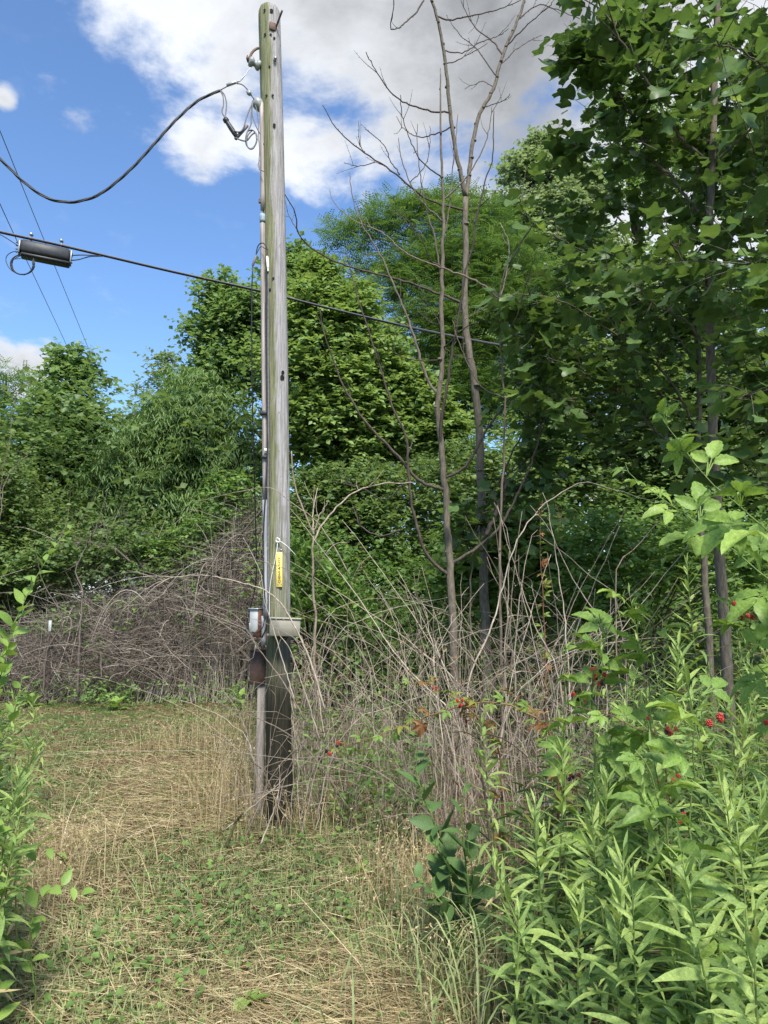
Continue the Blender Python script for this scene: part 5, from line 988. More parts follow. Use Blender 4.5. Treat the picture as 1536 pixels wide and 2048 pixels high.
# white plastic marker and the dull blue sheet glimpsed behind the heap
M['galvwhite'] = plain_mat('dull_white_plastic', (.42, .43, .42), .6, 0, .12, 40); c = at(100, 1252, 12.1); mb = MB(); tube1(mb, [(c[0] + .02, c[1], 0), (c[0], c[1], c[2] + .1)], .007, .007, 8, 8, .003); o = thing('marker_stake', (c[0], c[1], 0), 'slim white plastic marker stake standing in the brush pile', 'stake'); part(o, 'stake_rod', mb, M['brownpost'])
mb = MB(); box(mb, c, (.045, .02, .17), None, .004); part(o, 'white_sleeve', mb, M['galvwhite'])
c = at(285, 1140, 15.4); o = thing('blue_barrel', (c[0], c[1], 0), 'dull blue plastic barrel half hidden behind the brush pile', 'barrel'); M['blue'] = plain_mat('dull_blue_plastic', (.075, .095, .16), .5, 0, .15, 8)
mb = MB(); lathe(mb, np.array([c[0], c[1], 0.0]), (0, 0, 1), [(0, .27), (.03, .30), (.5, .32), (.52, .335), (.56, .335), (.58, .32), (1.2, .32), (1.22, .335), (1.26, .335), (1.28, .32), (c[2] + .05, .31), (c[2] + .09, .27), (c[2] + .1, .02)], 24); part(o, 'barrel_body', mb, M['blue'])
# mossy broken stick and the dark bare stem in front
P = [gnd(450, 1715), at(456, 1690, gnd(450, 1715)[1]), at(466, 1655, gnd(450, 1715)[1]), at(472, 1640, gnd(450, 1715)[1]), at(487, 1625, gnd(450, 1715)[1] - .05)]
M['moss'] = stick_mat('mossy_bark', [(0, (.07, .065, .03)), (.5, (.17, .16, .06)), (1, (.26, .24, .10))], .95, (70, 70, 30), .7)
cane(P, .012, .006, 'short mossy broken stick standing in the grass before the pole', seed=801, name='broken_stick', twigs=0, matl='moss', jit=.004)
P = lift([(985, 1730), (977, 1640), (966, 1560), (960, 1470), (962, 1400), (972, 1335), (965, 1310)], 3.5, .1); P = [np.array([P[0][0], P[0][1], 0.0])] + P
cane(P, .009, .0025, 'dark bare upright stem between broadleaf weed and goldenrod', seed=802, name='dark_stem', twigs=5, matl='darkbark', jit=.004)
P = [gnd(400, 1870), at(380, 1800, gnd(400, 1870)[1] + .05), at(362, 1755, gnd(400, 1870)[1] + .1)]; cane(P, .004, .0014, 'thin dry twig leaning over the mown straw', seed=803, name='dry_twig', twigs=1)
P = [gnd(135, 1690), at(132, 1640, gnd(135, 1690)[1]), at(130, 1590, gnd(135, 1690)[1])]; cane(P, .004, .0016, 'thin upright brown stalk by the left weeds', seed=804, name='dry_twig', twigs=2)
# ------------------------------------------------------------------ tulip trees on the right
def leaf_meshes(tpls, matl, nm): return [MB().add(t[0], t[1], .5).mesh(nm, matl) for t in tpls]
TM = leaf_meshes(TULIPS, M['tulip'], 'tulip_leaf')
def put_leaf(me, parent, pos, R, sc, nm='leaf'):
    o = bpy.data.objects.new(nm, me); COL.objects.link(o); o.parent = parent
    m4 = Matrix.Identity(4); s = (sc, sc, sc) if np.ndim(sc) == 0 else sc
    for r in range(3):
        for c_ in range(3): m4[r][c_] = float(R[r][c_] * s[c_])
        m4[r][3] = float(pos[r])
    o.matrix_basis = m4; return o
def project(P):
    d = P - np.array([0, 0, CAMH]); f = d[:, 1] * CP + d[:, 2] * SP; u = d[:, 2] * CP - d[:, 1] * SP
    return CX + F * d[:, 0] / f, CY - F * u / f, f
def tulip_tree(label, Y, trunk, limbs, blobs, seed, leaf_sz=.155, dens=1.0, n_single=300, reach=1.0):
    rg = np.random.default_rng(seed); P = lift(trunk[0], Y, trunk[3] if len(trunk) > 3 else 0); base = np.array([P[0][0], P[0][1], 0.0]); P = [np.array([P[0][0] + .03, P[0][1], -.1])] + P
    t = thing('tulip_tree', base, label, 'tree'); mb = MB(); tl = tube1(mb, P, trunk[1] / 2 * mpx(Y), trunk[2] / 2 * mpx(Y), 10, len(P) * 5, .004, seed); part(t, 'trunk', mb, M['bark'])
    twig_pts = []; twig_dir = []
    def leaves_on(L, step=.075, start=.25):
        s = np.concatenate([[0], np.cumsum(np.linalg.norm(np.diff(L, axis=0), axis=1))]); q = np.arange(s[-1] * start, s[-1] + .02, step / dens)
        for x in q:
            p_ = np.array([np.interp(x, s, L[:, i]) for i in range(3)]); i = min(max(1, np.searchsorted(s, x)), len(L) - 1); twig_pts.append(p_); twig_dir.append(nrm(L[i] - L[i - 1]))
    for j, (pts, w0, w1, dY) in enumerate(limbs):
        a = at(pts[0][0], pts[0][1], Y); k = int(np.argmin(np.linalg.norm((tl - a)[:, [0, 2]], axis=1))); Q = lift(pts, tl[k][1], dY)
        if np.linalg.norm((tl[k] - Q[0])[[0, 2]]) < .3: Q[0] = tl[k]
        mb = MB(); n = len(Q) * 5; L = tube1(mb, Q, w0 / 2 * mpx(Y), max(.002, w1 / 2 * mpx(Y)), 7, n, .006, seed + j)
        for _ in range(int(4 + n * .35)):
            k2 = rg.integers(n // 4, n); a = L[k2]; d = nrm(nrm(L[min(k2, n - 1)] - L[k2 - 1]) * .6 + rg.normal(0, .7, 3) + [0, 0, .1]); ln = rg.uniform(.25, .8); T_ = tube1(mb, [a, a + d * ln * .5 + [0, 0, .03], a + d * ln], w1 / 2 * mpx(Y) + .001, .0014, 4, 6); leaves_on(T_, .085, .3)
        part(t, 'branch', mb, M['bark']); leaves_on(L, .09, .45)
    mbt = MB()
    for b in blobs:                        # twigs filling the crown
        C = at(b[0], b[1], Y + (b[3] if len(b) > 3 else 0)); Rm = b[2] * mpx(Y)
        for _ in range(int(34 * dens * max(.4, Rm ** 1.6))):
            d = nrm(rg.normal(0, 1, 3)); a = C + d * Rm * rg.random() ** .5 * .9 * np.array([1, .8, 1]); k2 = int(np.argmin(np.linalg.norm(tl - (a - [0, 0, .4]), axis=1))); dr = nrm(nrm(a - tl[k2]) + rg.normal(0, .45, 3) + [0, 0, .15]); ln = rg.uniform(.35, .9)
            T_ = tube1(mbt, [a - dr * ln * .5, a + [0, 0, .03], a + dr * ln * .5], .0035, .0014, 4, 6); leaves_on(T_, .085, .1)
    if mbt.n: part(t, 'twigs', mbt, M['twig'], kind='stuff')
    P = np.array(twig_pts); D = np.array(twig_dir); n = len(P)
    az = rg.uniform(0, 6.283, n); out = nrm(np.stack([np.cos(az), np.sin(az), rg.normal(.05, .3, n)], -1) + D * .5); pet = rg.uniform(.05, .08, n); pos = P + out * pet[:, None]
    ld = nrm(out * .8 + np.array([0, 0, -.45]) + rg.normal(0, .3, (n, 3))); up = nrm(np.array([0, 0, 1.0]) + out * .45 + rg.normal(0, .30, (n, 3))); R = frames(ld, up); sc = leaf_sz * rg.uniform(.5, 1.2, n); kind = rg.integers(0, 3, n)
    px, py, f = project(pos); vis = (px > -40) & (px < 1580) & (py > -40) & (py < 1300); score = np.where(vis, sc / f, 0) + rg.random(n) * .004; order = np.argsort(-score); single_ = order[:n_single]; rest = order[n_single:]
    fol = MB(); tn = np.clip(rg.normal(.45, .22, n), 0, .98); tn[rg.random(n) < .006] = 1.0
    for k in range(3): r_ = rest[kind[rest] == k]; scatter(fol, TULIPS[k], pos[r_], R[r_], sc[r_], tn[r_])
    part(t, 'foliage', fol, M['tulip'], kind='stuff')
    for i in single_: put_leaf(TM[kind[i]], t, pos[i] - base, R[i], float(sc[i]))
    return n
nt_ = 0
nt_ += tulip_tree('tulip tree with a straight grey trunk and broad lobed leaves', 6.6,
    ([(1447, 1235), (1436, 1050), (1428, 900), (1422, 750), (1420, 600), (1420, 450), (1425, 300), (1430, 150), (1435, 0), (1440, -120)], 24, 12, -.2),
    [([(1419, 345), (1370, 286), (1335, 237), (1307, 181), (1279, 140), (1244, 84), (1223, 42), (1195, 0), (1180, -50)], 8, 3, -.5), ([(1418, 450), (1377, 398), (1338, 352), (1307, 321), (1286, 279), (1265, 230), (1227, 174), (1195, 122), (1167, 66)], 8, 3, .2), ([(1424, 349), (1447, 272), (1457, 195), (1457, 140), (1459, 0)], 7, 4, .3), ([(1424, 342), (1489, 272), (1536, 209), (1600, 120)], 6, 3, -.5), ([(1421, 520), (1460, 480), (1500, 430), (1560, 400)], 5, 2, -.6), ([(1421, 640), (1390, 560), (1350, 500), (1330, 440)], 5, 2, -.5), ([(1425, 880), (1470, 720), (1500, 600), (1530, 520)], 6, 2.5, -.4), ([(1424, 700), (1370, 640), (1310, 610), (1260, 560), (1190, 540)], 5, 2, -.3)],
    [(1300, 120, 120), (1400, 60, 120), (1500, 110, 130), (1230, 220, 90), (1330, 280, 110), (1450, 250, 110), (1540, 320, 120), (1420, 420, 100), (1250, 60, 80), (1520, 480, 110), (1180, 130, 40), (1330, -60, 120), (1480, -60, 120)], 21, .16, .9)
nt_ += tulip_tree('tulip tree with a second thinner trunk close behind the straight one', 7.4,
    ([(1412, 1200), (1400, 1000), (1397, 850), (1397, 690), (1373, 611), (1363, 541), (1356, 471), (1345, 419), (1330, 350), (1310, 260)], 17, 5, .2),
    [([(1390, 720), (1311, 632), (1244, 572), (1206, 534), (1167, 502), (1105, 471), (1070, 450), (1040, 425)], 6, 2, -.8), ([(1398, 860), (1340, 760), (1270, 700), (1190, 640), (1120, 600), (1060, 590)], 6, 2, -.5), ([(1400, 950), (1330, 880), (1240, 790), (1160, 740), (1080, 710)], 6, 2, -.3), ([(1363, 541), (1390, 480), (1410, 400), (1400, 330)], 4, 2, .2), ([(1398, 800), (1450, 740), (1510, 700), (1580, 690)], 5, 2, -.4)],
    [(1250, 430, 100), (1160, 470, 80), (1330, 430, 90), (1120, 600, 90), (1230, 620, 110), (1340, 600, 100), (1080, 700, 80), (1180, 760, 110), (1300, 780, 120), (1410, 640, 90), (1250, 880, 100), (1380, 880, 90), (1100, 800, 70), (1040, 640, 50), (1150, 300, 30)], 22, .15, .85)
nt_ += tulip_tree('leafy tulip tree leaning in from the right edge', 5.6,
    ([(1640, 1250), (1620, 900), (1610, 600), (1600, 300), (1600, 0)], 20, 8, -.2),
    [([(1612, 700), (1560, 600), (1520, 540), (1480, 520)], 5, 2, -.4), ([(1608, 480), (1560, 380), (1500, 300)], 5, 2, -.4), ([(1602, 240), (1550, 150), (1480, 100), (1430, 90)], 5, 2, -.6), ([(1615, 860), (1560, 800), (1500, 790), (1470, 800)], 5, 2, -.3)],
    [(1540, 600, 90), (1560, 380, 90), (1530, 160, 90), (1530, 820, 80), (1500, 700, 60), (1560, 40, 90), (1500, 940, 60)], 23, .15, .8)
nt_ += tulip_tree('young tulip seedling with fresh green leaves below the bare trunks', 8.3,
    ([(940, 1230), (945, 1120), (960, 1040), (1000, 960)], 6, 2, 0),
    [([(950, 1110), (930, 1060), (925, 1040)], 3, 1.5, -.2), ([(970, 1030), (1010, 1030), (1040, 1050)], 3, 1.5, -.2), ([(1000, 960), (1040, 930), (1080, 900)], 3, 1.5, -.2), ([(1000, 960), (1050, 850), (1060, 780), (1050, 720), (1030, 690)], 4, 1.5, -.2), ([(1050, 850), (1090, 800), (1110, 740)], 3, 1.5, -.2)],
    [(950, 1050, 40), (1040, 980, 50), (1080, 900, 50), (1050, 760, 40), (1090, 820, 40)], 24, .14, .9, 200)
# ------------------------------------------------------------------ goldenrod and brambles in front
GM = [MB().add(t[0], t[1], tv).mesh('goldenrod_leaf', M['gold']) for tv in (.28, .50, .74, .90) for t in LANCES]
DRYL = [MB().add(t[0], t[1], .4).mesh('dry_leaf', M['straw']) for t in LANCES]
def goldenrod_layout(seed, h, n):
    g = np.random.default_rng(seed); az0 = g.uniform(0, 6.28); lean = g.normal(0, .07, 2); K = 12; t = np.linspace(0, 1, K); stem = np.stack([lean[0] * t ** 2 * h + .012 * np.sin(t * 7 + az0), lean[1] * t ** 2 * h + .012 * np.cos(t * 6 + az0), t * h], -1)
    lv = []
    for i in range(n):
        u = .16 + .84 * (i / (n - 1)) ** .85; a = az0 + i * 2.399 + g.normal(0, .25); p_ = np.array([np.interp(u, t, stem[:, k]) for k in range(3)])
        el = math.radians(np.interp(u, [.15, .5, .8, .95, 1], [-25, 5, 28, 52, 74]) + g.normal(0, 9)); ln = np.interp(u, [.15, .4, .75, .93, 1], [.09, .12, .122, .092, .05]) * g.uniform(.8, 1.2)
        d = np.array([math.cos(a) * math.cos(el), math.sin(a) * math.cos(el), math.sin(el)]); up = np.array([-math.cos(a) * math.sin(el), -math.sin(a) * math.sin(el), math.cos(el)]) + g.normal(0, .25, 3)
        R = frames(d[None], up[None])[0]; k = g.choice([0, 1, 2, 3], p=[.35, .35, .1, .2] if u < .8 else [.6, .1, .3, 0]); lv.append((p_, R, ln, int(k), u))
    return stem, lv
def gold_label(x, y):
    return 'bright goldenrod standing along the edge of the mown straw' if x < .66 else ('bright goldenrod growing behind the crinkled pale bramble' if y > 2.5 else 'large near goldenrod growing in front of the crinkled pale bramble')
def goldenrod(base, h, seed, label, group, singles=True, name='goldenrod_plant', n=46, rot=0.0, matl='gold', meshes=None, cat='weed', lscale=1.0, tilt=(0, 0)):
    meshes = meshes or GM; stem, lv = goldenrod_layout(seed, h, n); c, s = math.cos(rot), math.sin(rot); Rz = np.array([[c, -s, 0], [s, c, 0], [0, 0, 1]]); sh = np.array([tilt[0], tilt[1], 0])
    def tf(p_): return Rz @ p_ + sh * p_[2] ** 2 / h
    t = thing(name, base, label, cat, group); mb = MB(); L = np.array([tf(p_) for p_ in stem]) + np.asarray(base); tube1(mb, [L[0] - [0, 0, .05]] + list(L), .0042, .0016, 6, 14, 0, seed, .6); part(t, 'stem', mb, M['gstem'])
    if singles:
        for q_, (p_, R, ln, k, u) in enumerate(lv): put_leaf(DRYL[k] if (u < .45 and (q_ * 7 + seed) % 6 == 0) else meshes[k + 4 * min(3, int(u * 3.7 + .3))], t, tf(p_), Rz @ R, ln * lscale)
    else:
        mb = MB(); P = np.array([tf(q_[0]) for q_ in lv]) + np.asarray(base); RR = np.array([Rz @ q_[1] for q_ in lv]); S_ = np.array([q_[2] for q_ in lv]) * lscale; kk = np.array([q_[3] for q_ in lv]); uu = np.array([q_[4] for q_ in lv])
        for k in range(4): i = kk == k; scatter(mb, LANCES[k], P[i], RR[i], S_[i], np.clip(.25 + .5 * uu[i] + np.random.default_rng(seed + k).normal(0, .12, i.sum()), 0, 1))
        part(t, 'leaves', mb, M[matl], kind='stuff')
    return t
hero = [(1002, 1440, 3.3), (1120, 1490, 3.0), (1385, 1120, 4.4), (1300, 1180, 4.6), (1490, 1540, 2.05), (1250, 1720, 1.95), (1340, 1600, 2.2), (1440, 1590, 2.0), (1180, 1560, 2.7), (1090, 1600, 2.7), (1440, 1280, 2.7), (1520, 1330, 2.4), (1060, 1720, 2.35), (1390, 1500, 2.5), (1200, 1640, 2.4), (1310, 1760, 1.85), (1480, 1800, 1.6), (1400, 1700, 1.8), (1000, 1830, 2.25), (1150, 1790, 2.05), (1530, 1660, 1.75), (1230, 1250, 4.8), (1340, 1290, 3.9), (1450, 1420, 2.7)]
HL = ['tall goldenrod with long narrow leaves standing beside the dark bare stem', 'goldenrod with a nodding leafy tip just right of the tallest front stem', 'tall goldenrod rising against the straight tulip trunk', 'goldenrod reaching up before the dark gap under the tulip leaves']
for i, (px, py, Y) in enumerate(hero):
    p_ = at(px, py, Y); h = max(.5, p_[2]); g = np.random.default_rng(900 + i)
    goldenrod((p_[0] + g.normal(0, .03), Y, 0.0), h, 900 + i, HL[i] if i < 4 else gold_label(p_[0], Y), None if i < 4 else 'goldenrod plants in the front weed thicket', True, n=int(44 + 16 * h), rot=i * 1.3, lscale=1.0 + .1 * (i % 3))
AST = [lance(.15, 5, .5, .3), lance(.16, 5, 1.0, .25), lance(.14, 5, -.2, .4), lance(.15, 5, 1.4, .2)]
AM = [MB().add(t[0], t[1], tv).mesh('aster_leaf', M['under']) for tv in (.2, .4, .6, .8) for t in AST]
g = np.random.default_rng(41); k = 0
while k < 44:
    y = g.uniform(1.75, 4.4); x = g.uniform(.42 + .1 * (y < 2.4), .62 * y + .55)
    if x < np.interp(y, [1.7, 3, 3.6, 4.4], [.42, .50, .72, 1.0]): continue
    top = np.interp(y, [1.7, 2.2, 3, 4.4], [.72, .80, .9, 1.1]) * g.uniform(.65, 1.05)
    if k % 4 == 3: goldenrod((x, y, 0.0), top * .92, 1000 + k % 6, 'broad leaved aster mixed in among the front goldenrod', 'asters among the goldenrod', True, name='aster_plant', n=38, rot=g.uniform(0, 6.28), meshes=AM, lscale=g.uniform(.6, .8), tilt=g.normal(0, .14, 2))
    else: goldenrod((x, y, 0.0), top, 1000 + k % 6, gold_label(x, y), 'goldenrod plants in the front weed thicket', True, n=46, rot=g.uniform(0, 6.28), lscale=g.uniform(.75, 1.1), tilt=g.normal(0, .12, 2))
    k += 1
for k in range(110):                       # further back the leaves are too small to tell apart
    y = g.uniform(3.3, 7.6); x = g.uniform(np.interp(y, [3.3, 4.6, 5.5, 7.6], [.75, 1.25, 1.6, 1.9]), .58 * y + .6)
    goldenrod((x, y, 0.0), g.uniform(.65, 1.05) * float(np.interp(x / y, [.25, .5], [1.0, 1.35])), 1100 + k % 9, 'green goldenrod plant in the weeds behind the brambles', 'goldenrod plants behind the brambles', False, n=34, rot=g.uniform(0, 6.28), lscale=g.uniform(.9, 1.2), tilt=g.normal(0, .08, 2))
# low filler between the goldenrod stems
n = 13000; y = 1.7 + 4.4 * g.random(n) ** 1.2; xl = np.interp(y, [1.7, 3, 3.8, 5, 6.2], [.40, .48, .55, 1.0, 1.3]); x = xl + (.62 * y + .7 - xl) * g.random(n); z = gz(x, y) + g.random(n) ** 1.3 * np.interp(y, [1.7, 3, 6], [.5, .6, .75])
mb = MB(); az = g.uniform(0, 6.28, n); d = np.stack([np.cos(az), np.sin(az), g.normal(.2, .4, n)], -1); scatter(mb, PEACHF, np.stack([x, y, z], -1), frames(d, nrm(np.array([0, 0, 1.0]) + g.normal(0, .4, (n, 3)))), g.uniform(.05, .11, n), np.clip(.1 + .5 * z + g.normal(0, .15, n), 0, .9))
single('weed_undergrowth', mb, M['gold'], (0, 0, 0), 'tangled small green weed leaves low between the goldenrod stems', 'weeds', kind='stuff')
# ---- brambles
BMs = leaf_meshes(BRAM, M['bram'], 'bramble_leaf'); BRs = leaf_meshes(BRAM, M['bramred'], 'bramble_leaf')
bsph = []
for la in range(1, 5):
    for lo_ in range(7): bsph.append((math.cos(lo_ * .8976 + la * .4) * math.sin(la * .63), math.sin(lo_ * .8976 + la * .4) * math.sin(la * .63), math.cos(la * .63)))
def berry_mesh(matl, nm):
    mb = MB(); oc = np.array([(1, 0, 0), (-1, 0, 0), (0, 1, 0), (0, -1, 0), (0, 0, 1), (0, 0, -1)], float); of = np.array([(0, 2, 4), (2, 1, 4), (1, 3, 4), (3, 0, 4), (2, 0, 5), (1, 2, 5), (3, 1, 5), (0, 3, 5)])
    for b in bsph: mb.add(np.array(b) * .75 * [1, 1, 1.15] + oc * .36, of)
    return mb.mesh(nm, matl)
M['bred'] = plain_mat('red_drupelet', (.38, .028, .022), .3, 0, .2, 40, .6); M['bblack'] = plain_mat('black_drupelet', (.016, .010, .016), .25, 0, .3, 40, .6)
BER = [berry_mesh(M['bred'], 'berry'), berry_mesh(M['bblack'], 'berry')]
LS = 1.0
def bramble_cane(label, pts, Y, dY, nleaf, lsz, seed, red=False, berries=0, name='bramble_cane', w=7, group=None, root=True, tip_small=True, meshes=None, stem='gstem', start=.12, berry_mix=.5):
    g = np.random.default_rng(seed); P = lift(pts, Y, dY); b = P[0].copy(); b[2] = 0
    if root: P = [np.array([b[0] + g.normal(.03, .03), b[1] + .05, -.03])] + P
    t = thing(name, b, label, 'bramble' if name.startswith('bramble') else 'plant', group); mb = MB(); n = len(P) * 6; L = tube1(mb, P, w / 2 * mpx(Y), .0014, 6, n, .002, seed); thorns(mb, L, np.linspace(w / 2 * mpx(Y), .0015, n), g, .05, .007); s = np.concatenate([[0], np.cumsum(np.linalg.norm(np.diff(L, axis=0), axis=1))])
    part(t, 'cane', mb, M[stem]); ms = meshes or (BRs if red else BMs)
    for i in range(nleaf):
        u = start + (1 - start) * (i + .5) / nleaf; x = u * s[-1]; p_ = np.array([np.interp(x, s, L[:, k]) for k in range(3)]); j = min(max(1, np.searchsorted(s, x)), n - 1); T_ = nrm(L[j] - L[j - 1]); a = i * 2.4 + g.normal(0, .4); sd_ = nrm(np.cross(T_, [0, 0, 1.0]) + 1e-6)
        w_ = np.cross(sd_, T_); d = nrm(sd_ * math.cos(a) + w_ * math.sin(a) * .6 + T_ * .45 + np.array([0, 0, .12])); up = nrm(np.array([0, -.25, 1.0]) + g.normal(0, .35, 3)); sz = lsz * LS * g.uniform(.75, 1.2) * (np.interp(u, [.8, 1], [1, .45]) if tip_small else 1)
        put_leaf(ms[int(g.integers(0, len(ms)))], t, p_ - b, frames(d[None], up[None])[0], float(sz))
    while berries > 0:                     # clusters of berries, each cluster on a short stalk
        x = g.uniform(.45, 1) * s[-1]; p_ = np.array([np.interp(x, s, L[:, k]) for k in range(3)]); c_ = p_ + nrm(g.normal(0, 1, 3) + [0, -.8, .2]) * g.uniform(.04, .08); mb = MB(); tube1(mb, [p_, (p_ + c_) / 2 + [0, 0, .015], c_], .0013, .0010, 4, 6); mix = g.random(); k_ = int(min(berries, g.integers(3, 7))); berries -= k_; offs = g.normal(0, .016, (k_, 3))
        for o_ in offs: tube1(mb, [c_ - [0, 0, .01], c_ + o_], .0009, .0008, 4, 4)
        part(t, 'berry_stalk', mb, M['gstem'])
        for o_ in offs:
            o = bpy.data.objects.new('berry', BER[0 if g.random() < np.clip(berry_mix + (mix - .5) * .5, 0, 1) else 1]); COL.objects.link(o); o.parent = t; o.location = Vector(c_ + o_ - b); sc = g.uniform(.006, .0098); o.scale = (sc, sc, sc * 1.15); o.rotation_euler = (g.uniform(-.5, .5), g.uniform(-.5, .5), g.uniform(0, 3))
    return t
LS = 1.5
bramble_cane('tall bramble cane arching across the tulip trunk with pale fresh leaves', [(1700, 1300), (1620, 1150), (1536, 1062), (1450, 990), (1400, 940), (1355, 880), (1325, 838)], 2.55, .25, 28, .15, 51, w=9)
bramble_cane('second bramble cane leaning left below the tall one', [(1640, 1280), (1536, 1160), (1440, 1080), (1370, 1030), (1310, 985), (1265, 955), (1250, 925)], 2.9, .3, 24, .145, 52, w=7)
bramble_cane('upright bramble cane with broad pleated leaves above the berries', [(1185, 1400), (1195, 1340), (1215, 1270), (1240, 1205), (1250, 1180)], 3.3, -.1, 17, .15, 53, w=9, berries=12, berry_mix=.7)
bramble_cane('slender upright bramble shoot at the left of the pleated leaves', [(1128, 1480), (1130, 1400), (1130, 1330), (1125, 1290)], 3.25, -.1, 12, .12, 54, w=6)
bramble_cane('bramble shoot with layered leaves right of the upright cane', [(1300, 1400), (1302, 1330), (1303, 1260), (1300, 1200)], 3.3, -.1, 14, .13, 55, w=6, berries=4)
bramble_cane('bramble with large crinkled pale leaves in the middle of the weeds', [(1380, 1640), (1390, 1560), (1385, 1480), (1400, 1400), (1405, 1360)], 2.3, -.05, 13, .14, 56, w=7, berries=4)
bramble_cane('bramble shoot with drooping leaves in front of the crinkled bramble', [(1340, 1700), (1320, 1610), (1300, 1540), (1270, 1500)], 2.2, -.05, 11, .12, 57, w=6)
bramble_cane('berry bearing bramble at the right edge under the arching canes', [(1560, 1420), (1520, 1340), (1480, 1270), (1450, 1220), (1430, 1180)], 2.9, .1, 14, .11, 58, w=6, berries=26, berry_mix=.8)
bramble_cane('bramble branch with ripening berries in the shade below pleated leaves', [(1330, 1520), (1270, 1460), (1220, 1430), (1180, 1420), (1140, 1410)], 3.1, .1, 14, .10, 59, w=5, berries=30, stem='rstem', berry_mix=.7)
bramble_cane('arching bramble with yellow and red turning leaves reaching toward the pole', [(1110, 1500), (1040, 1420), (960, 1405), (880, 1425), (800, 1455), (720, 1485), (650, 1505)], 4.1, .2, 40, .062, 60, True, 16, w=7, stem='rstem', berry_mix=.6)
bramble_cane('short bramble with pinkish turning leaves above the broadleaf weed', [(1000, 1520), (960, 1440), (900, 1390), (850, 1365), (810, 1370)], 4.2, .1, 28, .06, 61, True, 8, w=7, stem='rstem')
bramble_cane('withered red-leaved bramble among the pale canes', [(1090, 1300), (1085, 1180), (1080, 1080), (1085, 1000)], 6.2, 0, 26, .06, 62, True, 0, w=5, stem='rstem')
bramble_cane('small bramble with rust coloured leaves left of the upright cane', [(1120, 1520), (1080, 1440), (1040, 1400), (1010, 1385)], 3.9, .1, 20, .06, 63, True, 12, w=5, stem='rstem')
LS = 1.0
# ---- dark broadleaf weed
OM = leaf_meshes(OVATES, M['weed'], 'weed_leaf'); SM = leaf_meshes(OVATES, M['shoot'], 'shoot_leaf')
for i, (pts, nl, sz, lab) in enumerate([([(905, 1800), (890, 1700), (850, 1600), (833, 1540), (836, 1480)], 14, .135, 'tall dark broadleaf weed with a pale leafy tip before the dry canes'), ([(920, 1810), (900, 1740), (870, 1690), (862, 1665)], 12, .155, 'broadleaf weed branch with very large dark leaves'), ([(940, 1820), (945, 1740), (935, 1690), (940, 1650)], 12, .14, 'dark broadleaf weed against the bare dark stem'), ([(925, 1660), (928, 1600), (930, 1560), (925, 1530)], 9, .11, 'paler broadleaf weed behind the dark bare stem'), ([(900, 1860), (880, 1800), (850, 1770), (830, 1750)], 12, .11, 'low dark broadleaf weed at the edge of the straw')]):
    bramble_cane(lab, pts, 3.55 - .05 * i, 0, nl, sz, 150 + i, name='broadleaf_weed', w=6, meshes=OM, start=.2)
# ---- left edge: arching shoot, leafy weeds
bramble_cane('arching leafy shoot with pairs of fresh leaves at the left edge', [(-60, 1500), (-20, 1380), (15, 1285), (50, 1200), (85, 1135), (115, 1090), (145, 1052)], 3.1, .2, 52, .10, 160, name='leafy_shoot', w=6, meshes=SM, start=.15)
bramble_cane('second leafy shoot below the arching one', [(-50, 1560), (-20, 1440), (5, 1340), (22, 1270), (38, 1240)], 3.0, .1, 44, .095, 161, name='leafy_shoot', w=5, meshes=SM, start=.1)
bramble_cane('third leafy shoot crowding the left edge above the weeds', [(-90, 1500), (-60, 1340), (-30, 1230), (0, 1160), (20, 1125)], 2.9, .1, 44, .10, 164, name='leafy_shoot', w=5, meshes=SM, start=.1)
bramble_cane('short leafy shoot in front of the left weeds', [(-30, 1600), (10, 1480), (35, 1400), (45, 1350)], 2.8, .1, 40, .085, 165, name='leafy_shoot', w=5, meshes=SM, start=.1)
bramble_cane('low leafy sprig with hanging leaves over the left straw', [(-40, 1760), (20, 1700), (70, 1690), (110, 1705), (140, 1740)], 3.1, .1, 22, .085, 162, name='leafy_sprig', w=5, meshes=SM, start=.2)
bramble_cane('small compound leaved sprig beside the left weeds', [(60, 1860), (90, 1790), (130, 1770), (170, 1790), (190, 1800)], 3.05, .05, 13, .085, 163, name='leafy_sprig', w=4, meshes=SM, start=.3)
for i, (px, py, Y) in enumerate([(8, 1390, 3.2), (35, 1440, 3.3), (-15, 1330, 3.0), (60, 1480, 3.7), (20, 1540, 2.9), (50, 1420, 4.4), (-20, 1480, 2.7), (15, 1620, 2.9), (75, 1470, 4.6), (100, 1400, 6.2), (40, 1390, 6.5), (-10, 1650, 2.75), (30, 1700, 3.0), (70, 1560, 3.5)]):
    p_ = at(px, py, Y); goldenrod((p_[0] - .04, Y, 0.0), max(.3, p_[2]), 1200 + i, 'leafy green weed in the bank along the left edge', 'leafy weeds along the left edge', True, n=44, rot=i * 1.1, lscale=1.05)
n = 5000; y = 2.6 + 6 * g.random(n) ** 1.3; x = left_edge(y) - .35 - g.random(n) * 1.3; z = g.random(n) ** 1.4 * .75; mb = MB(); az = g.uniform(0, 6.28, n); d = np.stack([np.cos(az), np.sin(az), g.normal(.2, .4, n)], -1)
scatter(mb, PEACHF, np.stack([x, y, z], -1), frames(d, nrm(np.array([0, 0, 1.0]) + g.normal(0, .4, (n, 3)))), g.uniform(.06, .12, n), np.clip(.15 + .5 * z + g.normal(0, .15, n), 0, .9)); single('bank_weeds', mb, M['gold'], (0, 0, 0), 'tangled small green weed leaves in the bank along the left edge', 'weeds', kind='stuff')
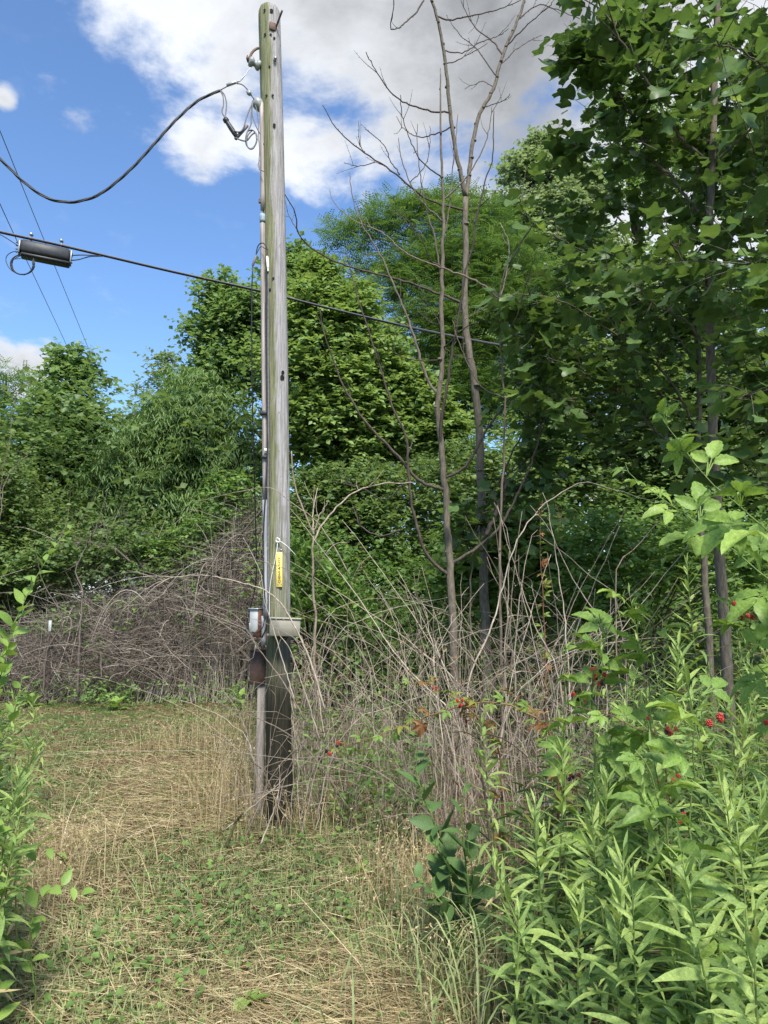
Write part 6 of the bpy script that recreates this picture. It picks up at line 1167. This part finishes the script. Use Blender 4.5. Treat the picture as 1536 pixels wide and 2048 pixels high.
# ---- broad weeds at the far edge of the mown strip, and small seedlings
for i, (px, py, sz, nl, lab) in enumerate([(175, 1400, .24, 12, 'tall dock with upright pale leaves before the brush pile'), (230, 1420, .22, 10, 'broad dock plant at the foot of the brush pile'), (330, 1395, .24, 12, 'large low dock rosette at the brush pile edge'), (290, 1400, .2, 9, 'small dock beside the large rosette'), (60, 1415, .2, 10, 'pale weed clump at the left end of the brush pile'), (445, 1390, .16, 14, 'green seedling clump left of the brown pedestal'), (480, 1330, .16, 14, 'leafy weed growing against the brown pedestal'), (715, 1760, .10, 9, 'pale broad weed seedling in the grass before the thicket'), (640, 1740, .07, 8, 'tiny green seedling near the pole foot'), (500, 2020, .09, 8, 'pale clover-like seedling at the front of the straw'), (900, 1900, .08, 8, 'low green seedling beside the bent grass')]):
    b = gnd(px, py) if py > 1385 else np.array([*at(px, 1400, gnd(px, 1400)[1] - 2.2)[:2], 0]); g2 = np.random.default_rng(1300 + i); t = thing('broadleaf_seedling', b, lab, 'weed'); hgt = sz * (2.2 if i in (0, 5, 6) else .5)
    mb = MB(); tube1(mb, [b - [0, 0, .03], b + [.01, 0, hgt * .6], b + [0, .01, hgt]], .006, .003, 6, 8); part(t, 'stem', mb, M['gstem'])
    for k in range(nl):
        a = k * 2.4; el = g2.uniform(.15, 1.0); d = np.array([math.cos(a) * math.cos(el), math.sin(a) * math.cos(el), math.sin(el)]); put_leaf(SM[k % 3] if i not in (3, 8) else OM[k % 3], t, np.array([0, 0, hgt * (k + 1) / nl]), frames(d[None], np.array([[-d[0], -d[1], 1.2]]))[0], float(sz * g2.uniform(.7, 1.2)))
# ---- long grass blades lower right
n = 220; bx_ = gnd(930, 1990); x = bx_[0] + g.normal(.0, .2, n); y = bx_[1] + g.normal(-.1, .28, n); h = g.uniform(.15, .5, n); az = g.uniform(0, 6.28, n); o_ = np.stack([np.cos(az), np.sin(az), np.zeros(n)], -1); A = np.stack([x, y, gz(x, y)], -1); B = A + np.array([0, 0, 1]) * h[:, None] + o_ * .05; C = A + o_ * (h * .9)[:, None] + np.array([0, 0, .7]) * h[:, None]
V, Fq, t = ribbons(bez(A, B, C, 6), np.stack([-np.sin(az), np.cos(az), np.zeros(n)], -1), g.uniform(.004, .010, n)[:, None] * np.array([.8, 1, 1, .8, .5, .1]), np.clip(g.normal(.7, .2, n), 0, 1)); single('long_grass_tuft', MB().add(V, Fq, t), M['grass'], (bx_[0], bx_[1], 0), 'tuft of long light green grass blades at the goldenrod edge', 'grass', kind='stuff')
print('LEAVES', NLEAF[0], nt_, 'TRIS', sum(len(o.loops) - 2 * len(o.polygons) for o in bpy.data.meshes), 'OBJS', len(SC.objects))
